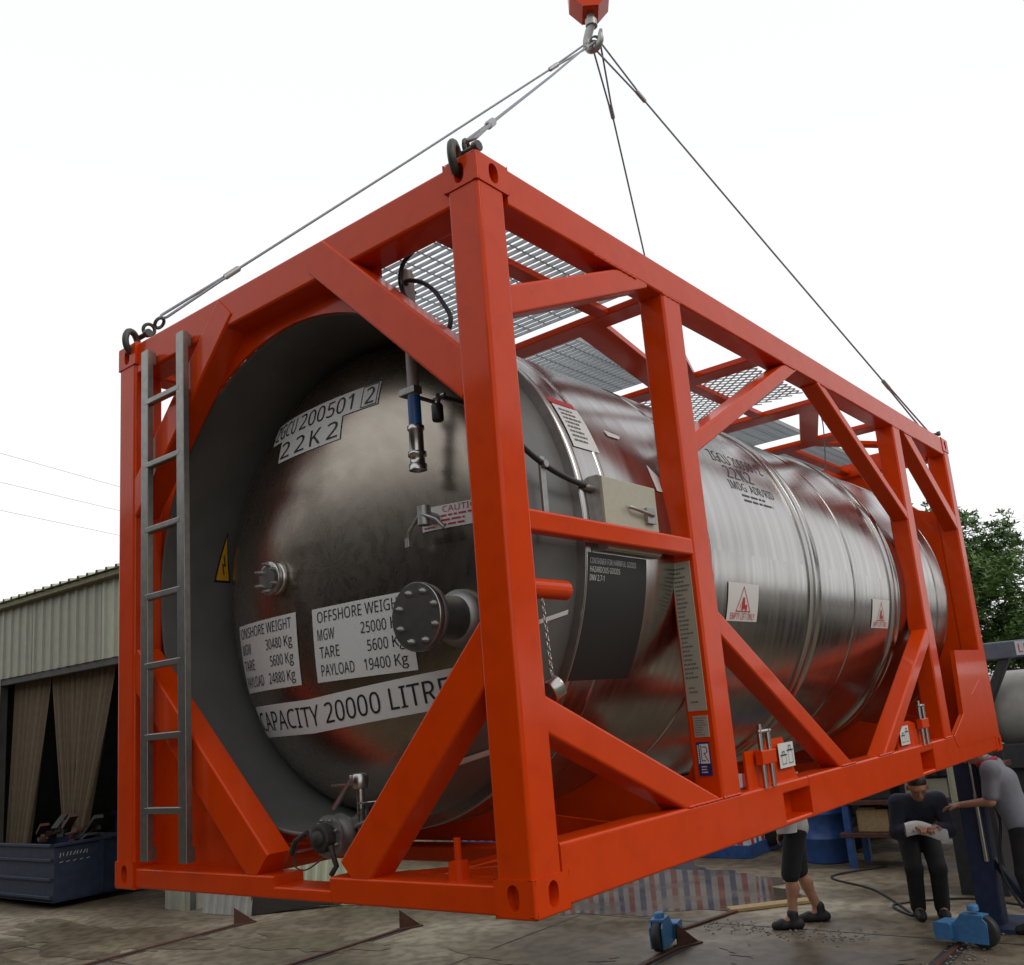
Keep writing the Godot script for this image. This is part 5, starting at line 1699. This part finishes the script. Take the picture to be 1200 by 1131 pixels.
func trees() -> void:
	var leaf := MB.new()
	leaf.face([Vector3(0, 0, 0), Vector3(0.028, 0.055, 0.008), Vector3(0.018, 0.12, -0.004), Vector3(0, 0.155, -0.02), Vector3(-0.02, 0.12, -0.004), Vector3(-0.028, 0.055, 0.008)])
	leaf.face([Vector3(0, 0, 0), Vector3(0.10, 0.03, 0.01), Vector3(0.13, 0.065, 0.0), Vector3(0.06, 0.055, 0.0)])
	leaf.face([Vector3(0, 0.02, 0), Vector3(-0.10, 0.05, 0.01), Vector3(-0.12, 0.095, 0.0), Vector3(-0.05, 0.075, 0.0)])
	var lm := leaf.mesh()
	var proto := {}
	var spots := [[Vector3(-4.9, 0, -21.0), 1, 7.0, 2.75, "tallest leafy tree behind the far end of the container"], [Vector3(-2.0, 0, -22.5), 2, 4.7, 2.3, "lower leafy tree above the truck's boom at the right edge"], [Vector3(1.8, 0, -21.0), 1, 5.2, 2.3, "leafy tree outside the right edge, mirrored in the barrel"],
		[Vector3(19.0, 0, -11.0), 2, 8.5, 4.2, "yard-side tree mirrored in the barrel, nearer the rear"], [Vector3(21.0, 0, -2.0), 1, 8.5, 4.2, "yard-side tree mirrored in the barrel, nearer the front"], [Vector3(15.5, 0, -20.0), 1, 11.5, 5.0, "yard-side tree behind the truck's far end, outside the right edge"]]
	for s in spots:
		var t := thing("leafy_tree", s[4], "tree", s[0], 0.0, "trees round the yard")
		rng.seed = 100 + int(s[0].x * 10)
		var H: float = s[2]
		var rad: float = s[3]
		var tr := MB.new()
		tr.tube([Vector3.ZERO, Vector3(0.06, H * 0.2, 0.03), Vector3(-0.05, H * 0.42, 0.0), Vector3(0.05, H * 0.62, 0.05)], [0.17, 0.13, 0.10, 0.06], 10)
		var ends := []
		for k in 44:
			var a := rng.randf() * TAU
			var y0 := H * rng.randf_range(0.26, 0.62)
			var up := rng.randf_range(-0.25, 1.0)
			var ctr := Vector3(0, H * 0.60, 0)
			var dir := Vector3(cos(a), up, sin(a)).normalized()
			var tip := ctr + Vector3(dir.x * rad, dir.y * H * 0.40, dir.z * rad) * rng.randf_range(0.45, 1.0)
			tr.tube([Vector3(0, y0, 0), Vector3(0, y0, 0).lerp(tip, 0.5) + Vector3(0, 0.2, 0), tip], [0.05, 0.03, 0.012], 6, false)
			ends.append(tip)
			ends.append(Vector3(0, y0, 0).lerp(tip, 0.68) + Vector3(rng.randfn(0, 0.2), rng.randfn(0.15, 0.2), rng.randfn(0, 0.2)))
		piece("trunk", tr, M.bark, t)
		var xf := []
		var cl := []
		for e in ends:
			var tone := rng.randf()
			for j in 30:
				var tw: Vector3 = e + Vector3(rng.randfn(0, 0.30), rng.randfn(0, 0.20), rng.randfn(0, 0.30)) * rad / 2.4
				var td := Vector3(rng.randfn(0, 1), rng.randfn(-0.1, 0.5), rng.randfn(0, 1)).normalized()
				for q in 11:
					var p := tw + td * (q * 0.045) + Vector3(0, -0.004 * q * q * 0.3, 0) + Vector3(rng.randfn(0, 0.03), rng.randfn(0, 0.03), rng.randfn(0, 0.03))
					var bs := Basis.from_euler(Vector3(rng.randf_range(0.3, 2.2), rng.randf() * TAU, rng.randfn(0, 0.5)))
					xf.append(Transform3D(bs.scaled(Vector3.ONE * rng.randf_range(0.55, 1.0) * rad / 2.5), p))
					var g := clampf(tone * 0.6 + rng.randf() * 0.4, 0, 1)
					cl.append(Color(lerpf(0.036, 0.15, g), lerpf(0.085, 0.25, g), lerpf(0.02, 0.06, g)))
		var mm := MultiMesh.new()
		mm.transform_format = MultiMesh.TRANSFORM_3D
		mm.use_colors = true
		mm.mesh = lm
		mm.instance_count = xf.size()
		for k in xf.size():
			mm.set_instance_transform(k, xf[k])
			mm.set_instance_color(k, cl[k])
		var fo := MultiMeshInstance3D.new()
		fo.multimesh = mm
		fo.material_override = M.leaf
		fo.name = "crown"
		fo.set_meta("kind", "stuff")
		t.add_child(fo)
	# low house far behind the trees
	var h := thing("far_house", "small grey-roofed house far behind the trees at the right edge", "house", Vector3(1.2, 0, -46))
	var w := MB.new()
	w.box(Vector3(-4, 0, -3), Vector3(6, 5.0, 3), 0.0)
	piece("wall", w, M.concrete, h)
	var r := MB.new()
	r.prism(PackedVector2Array([Vector2(-3.5, 5.0), Vector2(3.5, 5.0), Vector2(0, 6.6)]), func(p): return Vector3(-4.4, p.y, p.x), Vector3(10.8, 0, 0))
	piece("roof", r, M.iron, h)


# ---------------------------------------------------------------- people
func field_mesh(b: MB, bones: Array, cell: float, k := 0.03) -> void:
	# smooth union of tapered capsules [a, b, ra, rb], meshed as surface nets
	var lo := Vector3.INF
	var hi := -Vector3.INF
	for q in bones:
		var r: float = maxf(q[2], q[3]) + k + cell * 2.0
		lo = lo.min((q[0] as Vector3).min(q[1]) - Vector3.ONE * r)
		hi = hi.max((q[0] as Vector3).max(q[1]) + Vector3.ONE * r)
	var n := Vector3i(((hi - lo) / cell).ceil()) + Vector3i.ONE
	var F := PackedFloat32Array()
	F.resize(n.x * n.y * n.z)
	F.fill(1.0)
	for q in bones:
		var a: Vector3 = q[0]
		var ab: Vector3 = q[1] - q[0]
		var l2 := maxf(ab.length_squared(), 1e-9)
		var ra: float = q[2]
		var rb: float = q[3]
		var r2 := maxf(ra, rb) + k + cell * 1.5
		var i0 := Vector3i(((a.min(q[1]) - Vector3.ONE * r2 - lo) / cell).floor()).max(Vector3i.ZERO)
		var i1 := Vector3i(((a.max(q[1]) + Vector3.ONE * r2 - lo) / cell).ceil()).min(n - Vector3i.ONE)
		for z in range(i0.z, i1.z + 1):
			for y in range(i0.y, i1.y + 1):
				var row := (z * n.y + y) * n.x
				for x in range(i0.x, i1.x + 1):
					var p := lo + Vector3(x, y, z) * cell - a
					var t := clampf(p.dot(ab) / l2, 0.0, 1.0)
					var d := (p - ab * t).length() - lerpf(ra, rb, t)
					var f := F[row + x]
					var h := clampf(0.5 + 0.5 * (f - d) / k, 0.0, 1.0)
					F[row + x] = lerpf(f, d, h) - k * h * (1.0 - h)
	var ids := PackedInt32Array()
	ids.resize(F.size())
	ids.fill(-1)
	var st := [1, n.x, n.x * n.y]
	var corner := [0, 1, n.x, n.x + 1, n.x * n.y, n.x * n.y + 1, n.x * n.y + n.x, n.x * n.y + n.x + 1]
	for z in n.z - 1:
		for y in n.y - 1:
			for x in n.x - 1:
				var c: int = (z * n.y + y) * n.x + x
				var m := 0
				for e in 8:
					if F[c + corner[e]] < 0.0: m |= 1 << e
				if m == 0 or m == 255: continue
				var s := Vector3.ZERO
				var cnt := 0
				for e in 8:
					for ax in 3:
						if e & (1 << ax): continue
						var e2 := e | (1 << ax)
						var f0 := F[c + corner[e]]
						var f1 := F[c + corner[e2]]
						if (f0 < 0.0) == (f1 < 0.0): continue
						var p0 := Vector3(e & 1, (e >> 1) & 1, (e >> 2) & 1)
						var p1 := Vector3(e2 & 1, (e2 >> 1) & 1, (e2 >> 2) & 1)
						s += p0.lerp(p1, f0 / (f0 - f1))
						cnt += 1
				var g := Vector3.ZERO
				for e in 8:
					g += Vector3((e & 1) * 2 - 1, ((e >> 1) & 1) * 2 - 1, ((e >> 2) & 1) * 2 - 1) * F[c + corner[e]]
				ids[c] = b.vert(lo + (Vector3(x, y, z) + s / cnt) * cell, g.normalized())
	for z in range(1, n.z - 1):
		for y in range(1, n.y - 1):
			for x in range(1, n.x - 1):
				var c2: int = (z * n.y + y) * n.x + x
				for ax in 3:
					if (F[c2] < 0.0) == (F[c2 + st[ax]] < 0.0): continue
					var u: int = st[(ax + 1) % 3]
					var w: int = st[(ax + 2) % 3]
					if ids[c2] >= 0 and ids[c2 - u] >= 0 and ids[c2 - w] >= 0 and ids[c2 - u - w] >= 0:
						b.quad(ids[c2], ids[c2 - u], ids[c2 - u - w], ids[c2 - w])

func hand_bones(wrist: Vector3, dir: Vector3, palm_n: Vector3, curl: float, thumb_side: float) -> Array:
	var d := dir.normalized()
	var side := d.cross(palm_n).normalized() * thumb_side     # towards the thumb
	var nn := side.cross(d).normalized() * thumb_side
	var out := [[wrist, wrist + d * 0.03, 0.024, 0.026]]
	for k in 4:
		var o := wrist + d * 0.085 + side * (0.030 - k * 0.020)
		out.append([wrist + d * 0.02 + side * (0.014 - k * 0.010), o, 0.015, 0.0115])
		var L: float = [0.040, 0.045, 0.042, 0.033][k]
		var p := o
		var a := curl * 0.5
		for j in 3:
			var dd := (d * cos(a) + nn * sin(a)).normalized()
			var q: Vector3 = p + dd * L * [1.0, 0.7, 0.55][j]
			out.append([p, q, 0.0095 - j * 0.0008, 0.0088 - j * 0.0008])
			p = q
			a += curl
	var t0 := wrist + d * 0.025 + side * 0.022
	var t1 := t0 + (side * 0.8 + d * 0.7 + nn * 0.3).normalized() * 0.042
	var t2 := t1 + (side * 0.25 + d * 0.9 + nn * 0.45).normalized() * 0.034
	out.append([t0, t1, 0.015, 0.0115])
	out.append([t1, t2, 0.011, 0.009])
	return out

func head_bones(neck: Vector3, up: Vector3, face: Vector3) -> Array:
	var side := up.cross(face).normalized()
	var c := neck + up * 0.135 + face * 0.015
	return [[c + face * 0.025 + up * 0.02, c - face * 0.035 + up * 0.025, 0.078, 0.085], [c + face * 0.04 - up * 0.035, c + face * 0.045 - up * 0.085, 0.052, 0.036],
		[c - up * 0.10, c - up * 0.05, 0.052, 0.055], [c + face * 0.098 + up * 0.012, c + face * 0.113 - up * 0.028, 0.010, 0.015], [c + side * 0.082 + up * 0.01, c + side * 0.086 - up * 0.03, 0.014, 0.011],
		[c - side * 0.082 + up * 0.01, c - side * 0.086 - up * 0.03, 0.014, 0.011], [c + face * 0.092 + side * 0.03 + up * 0.028, c + face * 0.092 - side * 0.03 + up * 0.028, 0.014, 0.014],
		[c + face * 0.088 - up * 0.062 + side * 0.016, c + face * 0.088 - up * 0.062 - side * 0.016, 0.011, 0.011]]

func person(j: Dictionary, label: String, at: Vector3) -> void:
	# j holds joints relative to the feet; clothes are fitted over the body
	var p := thing("person", label, "person", at, 0.0, "workers in the yard")
	var up: Vector3 = (j.neck - j.pelvis).normalized()
	var right: Vector3 = (j.shR - j.shL).normalized()
	var hipd: Vector3 = (j.hipR - j.hipL).normalized()
	var leg := func(g: float) -> Array:
		var o := []
		for s in ["L", "R"]:
			o.append([j["hip" + s], j["kn" + s], 0.078 + g, 0.056 + g])
			o.append([j["kn" + s], j["an" + s], 0.055 + g, 0.040 + g])
			var cf: Vector3 = (j["kn" + s] as Vector3).lerp(j["an" + s], 0.3) - j.toe * 0.02
			o.append([cf, cf + Vector3(0, -0.03, 0), 0.054 + g, 0.050 + g])
		return o
	var torso := func(g: float) -> Array:
		var o := []
		for s in [-1.0, 1.0]:
			o.append([j.chest + right * 0.075 * s, j.pelvis + hipd * 0.065 * s + up * 0.16, 0.105 + g, 0.095 + g])
			o.append([j.pelvis + hipd * 0.065 * s + up * 0.16, j.pelvis + hipd * 0.075 * s, 0.095 + g, 0.108 + g])
		o.append([j.shL, j.shR, 0.062 + g, 0.062 + g])
		o.append([j.chest + up * 0.05, j.neck - up * 0.02, 0.085 + g, 0.055 + g])
		return o
	var arm := func(g: float, upto: float) -> Array:
		var o := []
		for s in ["L", "R"]:
			o.append([j["sh" + s], (j["sh" + s] as Vector3).lerp(j["el" + s], minf(upto, 1.0)), 0.054 + g, lerpf(0.054, 0.041, minf(upto, 1.0)) + g])
			if upto > 1.0: o.append([j["el" + s], j["ha" + s], 0.040 + g, 0.027 + g])
		return o
	var bd := MB.new()
	var bones: Array = leg.call(0.0) + torso.call(0.0) + arm.call(0.0, 2.0)
	bones.append([j.neck - up * 0.04, j.neck + j.hup * 0.06, 0.054, 0.052])
	for s in ["L", "R"]:
		bones.append([j["an" + s], (j["an" + s] as Vector3) + j.toe * 0.14 - Vector3(0, 0.045, 0), 0.040, 0.030])
	field_mesh(bd, bones, 0.018, 0.035)
	field_mesh(bd, head_bones(j.neck, j.hup, j.face), 0.0075, 0.02)
	for s in ["L", "R"]:
		var d: Vector3 = (j["ha" + s] - j["el" + s]).normalized()
		field_mesh(bd, hand_bones(j["ha" + s], d, j.get("palm" + s, Vector3.DOWN), j.get("curl" + s, 0.35), 1.0 if s == "L" else -1.0), 0.0055, 0.008)
	piece("body", bd, M.skin, p)
	var sh := MB.new()
	var tor: Array = torso.call(0.016)
	field_mesh(sh, tor + arm.call(0.020, j.sleeve), 0.016, 0.03)
	piece("shirt", sh, j.shirt, p)
	var tr := MB.new()
	var tb := []
	for s in ["L", "R"]:
		tb.append([j.pelvis + up * 0.06, j["hip" + s], 0.118, 0.102])
		tb.append([j["hip" + s], j["kn" + s], 0.102, 0.085 if j.shorts else 0.077])
		if not j.shorts: tb.append([j["kn" + s], (j["an" + s] as Vector3) + Vector3(0, 0.01, 0), 0.077, 0.068])
	field_mesh(tr, tb, 0.016, 0.025)
	piece("shorts" if j.shorts else "trousers", tr, M.cloth_dark, p)
	for s in ["L", "R"]:
		var so := MB.new()
		var an: Vector3 = j["an" + s]
		var base := Vector3(an.x, 0.042, an.z)
		field_mesh(so, [[base - j.toe * 0.05, base + j.toe * 0.10, 0.047, 0.047], [base + j.toe * 0.10, base + j.toe * 0.165 - Vector3(0, 0.006, 0), 0.046, 0.037], [base, an + Vector3(0, 0.045 if j.shorts else 0.01, 0), 0.052, 0.051]], 0.010, 0.02)
		piece("shoe", so, M.shoe, p)
	var hr := MB.new()
	var c: Vector3 = j.neck + j.hup * 0.135 + j.face * 0.015
	field_mesh(hr, [[c + j.face * 0.012 + j.hup * 0.045, c - j.face * 0.045 + j.hup * 0.03, 0.079, 0.086], [c - j.face * 0.05, c - j.face * 0.045 - j.hup * 0.05, 0.074, 0.06]], 0.009, 0.02)
	piece("hair", hr, M.hair, p)
	var ey := MB.new()
	var sd: Vector3 = (j.hup as Vector3).cross(j.face).normalized()
	for s in [-1.0, 1.0]:
		field_mesh(ey, [[c + j.face * 0.094 + sd * 0.031 * s + j.hup * 0.008, c + j.face * 0.094 + sd * 0.033 * s + j.hup * 0.008, 0.009, 0.009]], 0.004, 0.005)
	piece("eyes", ey, M.hair, p)
	if j.has("collar"):
		var co := MB.new()
		co.torus(j.neck - up * 0.012, up, 0.076, 0.021, 20, 8)
		co.box(j.chest + j.face * 0.118 + Vector3(-0.02, -0.10, -0.03), j.chest + j.face * 0.118 + Vector3(0.02, 0.10, 0.03), 0.008)
		piece("collar", co, j.collar, p)

func people() -> void:
	# man in shorts with a bucket
	var t := Vector3(-0.86, 0, 0.5).normalized()
	var r := Vector3(0.5, 0, 0.86).normalized() * -1.0
	person({"neck": Vector3(0, 1.43, 0), "hup": Vector3.UP, "face": t, "toe": t, "chest": Vector3(0, 1.24, 0), "pelvis": Vector3(0, 0.88, 0),
		"shL": -r * 0.17 + Vector3(0, 1.36, 0), "shR": r * 0.17 + Vector3(0, 1.36, 0), "elL": -r * 0.23 + t * 0.02 + Vector3(0, 1.09, 0), "elR": r * 0.23 + Vector3(0, 1.08, 0),
		"haL": -r * 0.16 + t * 0.24 + Vector3(0, 1.075, 0), "haR": r * 0.24 + t * 0.10 + Vector3(0, 0.85, 0), "curlL": 1.0, "palmL": Vector3(0, -1, 0.1), "hipL": -r * 0.09 + Vector3(0, 0.86, 0), "hipR": r * 0.09 + Vector3(0, 0.86, 0),
		"knL": -r * 0.10 + t * 0.10 + Vector3(0, 0.47, 0), "knR": r * 0.11 + Vector3(0, 0.47, 0), "anL": -r * 0.11 + t * 0.13 + Vector3(0, 0.085, 0), "anR": r * 0.13 - t * 0.14 + Vector3(0, 0.085, 0),
		"sleeve": 0.75, "shirt": M.shirt_pale, "shorts": true}, "man in dark shorts and black shoes carrying a white bucket", Vector3(-1.99, 0, -6.33))
	var bk := thing("bucket", "small white bucket with red stripes held by the man in shorts", "bucket", Vector3(-1.965, 0.85, -6.10))
	var b := MB.new()
	b.lathe([Vector2(0, 0), Vector2(0.092, 0), Vector2(0.092, 0), Vector2(0.115, 0.25), Vector2(0.120, 0.25), Vector2(0.120, 0.26), Vector2(0.112, 0.26), Vector2(0.09, 0.02), Vector2(0, 0.02)], Vector3.ZERO, Vector3.UP, 32)
	piece("pail", b, M.tarp_white, bk)
	var b2 := MB.new()
	for y in [0.205, 0.165]:
		var rr: float = 0.092 + 0.023 * y / 0.25
		b2.lathe([Vector2(rr + 0.0015, y), Vector2(rr + 0.003, y + 0.018)], Vector3.ZERO, Vector3.UP, 32)
	b2.lathe([Vector2(0.1205, 0.248), Vector2(0.1225, 0.25), Vector2(0.1225, 0.262), Vector2(0.118, 0.264)], Vector3.ZERO, Vector3.UP, 32)
	piece("red_band", b2, M.tarp_red, bk)
	var b3 := MB.new()
	b3.torus(Vector3(0, 0.25, 0), Vector3(0.3, 0, 1).normalized(), 0.118, 0.003, 18, 6, 0.0, PI, Vector3(1, 0, -0.3).normalized())
	piece("handle", b3, M.steel, bk)
	# man bending forward with a white cloth
	t = Vector3(0.42, 0, 0.9).normalized()
	r = Vector3(-0.9, 0, 0.42).normalized()
	var lean := (Vector3.UP * 0.55 + t * 0.83).normalized()
	var pel := Vector3(0, 0.78, 0) - t * 0.16
	var ch := pel + lean * 0.36
	var nk := pel + lean * 0.54
	person({"neck": nk, "hup": (Vector3.UP * 0.85 + t * 0.5).normalized(), "face": (t * 0.85 - Vector3.UP * 0.5).normalized(), "toe": t, "chest": ch, "pelvis": pel,
		"shL": nk - lean * 0.07 - r * 0.17, "shR": nk - lean * 0.07 + r * 0.17, "elL": nk - lean * 0.05 - r * 0.22 + Vector3(0, -0.26, 0), "elR": nk - lean * 0.05 + r * 0.22 + Vector3(0, -0.26, 0),
		"haL": nk - r * 0.10 + t * 0.14 + Vector3(0, -0.24, 0), "haR": nk + r * 0.10 + t * 0.14 + Vector3(0, -0.24, 0), "hipL": pel - r * 0.09 + Vector3(0, -0.02, 0), "hipR": pel + r * 0.09 + Vector3(0, -0.02, 0),
		"knL": -r * 0.10 + t * 0.09 + Vector3(0, 0.44, 0), "knR": r * 0.10 + t * 0.06 + Vector3(0, 0.44, 0), "anL": -r * 0.10 + Vector3(0, 0.085, 0) - t * 0.02, "anR": r * 0.10 + Vector3(0, 0.085, 0) - t * 0.06,
		"sleeve": 1.5, "shirt": M.shirt_navy, "shorts": false, "curlL": 0.8, "curlR": 0.8}, "man in dark clothes bending forward over a white cloth", Vector3(-1.02, 0, -6.85))
	var at2 := Vector3(-1.02, 0, -6.85) + nk + t * 0.18 + Vector3(0, -0.22, 0)
	var cb := MB.new()
	cb.grid(func(u, v):
		var a: float = v * 4.2 - 2.1
		return [at2 + r * (0.17 - u * 0.34) + Vector3(0, 0.035 * cos(a) + 0.02 * sin(u * 5.0) - 0.07 * maxf(0.0, absf(a) - 1.3) - 0.05 * pow(u, 2.0), 0) + t * 0.045 * sin(a) * (1.0 + 0.2 * sin(u * 13.0)), (Vector3(0, cos(a), 0) + t * sin(a)).normalized()], 0, 0, 1, 1, 24, 16)
	single("cloth", cb, M.tarp_white, "white folded cloth in the hands of the bending man", "cloth")
	# man in grey shirt with red collar, at the right edge
	t = Vector3(-1, 0, 0.12).normalized()
	r = Vector3(-0.12, 0, -1).normalized()
	person({"neck": Vector3(-0.16, 1.375, 0), "hup": (Vector3.UP * 0.75 + t * 0.65).normalized(), "face": (t * 0.75 - Vector3.UP * 0.65).normalized(), "toe": t, "chest": Vector3(-0.06, 1.20, 0), "pelvis": Vector3(0.03, 0.87, 0),
		"shL": Vector3(-0.12, 1.31, 0) - r * 0.18, "shR": Vector3(-0.12, 1.31, 0) + r * 0.18, "elL": Vector3(-0.16, 1.06, 0) - r * 0.20, "elR": Vector3(-0.06, 1.08, 0) + r * 0.22,
		"haL": Vector3(-0.40, 1.03, 0) - r * 0.15, "haR": Vector3(-0.27, 1.00, 0) + r * 0.12, "palmL": Vector3(0, -1, 0), "curlL": 0.3, "hipL": Vector3(0.03, 0.85, 0) - r * 0.09, "hipR": Vector3(0.03, 0.85, 0) + r * 0.09,
		"knL": Vector3(0.0, 0.47, 0) - r * 0.10, "knR": Vector3(0.04, 0.47, 0) + r * 0.10, "anL": Vector3(0.05, 0.085, 0) - r * 0.11, "anR": Vector3(0.12, 0.085, 0) + r * 0.11,
		"sleeve": 0.8, "shirt": M.shirt_grey, "shorts": false, "collar": M.cloth_red}, "man in grey shirt with red collar at the right edge, reaching left", Vector3(-0.12, 0, -6.62))
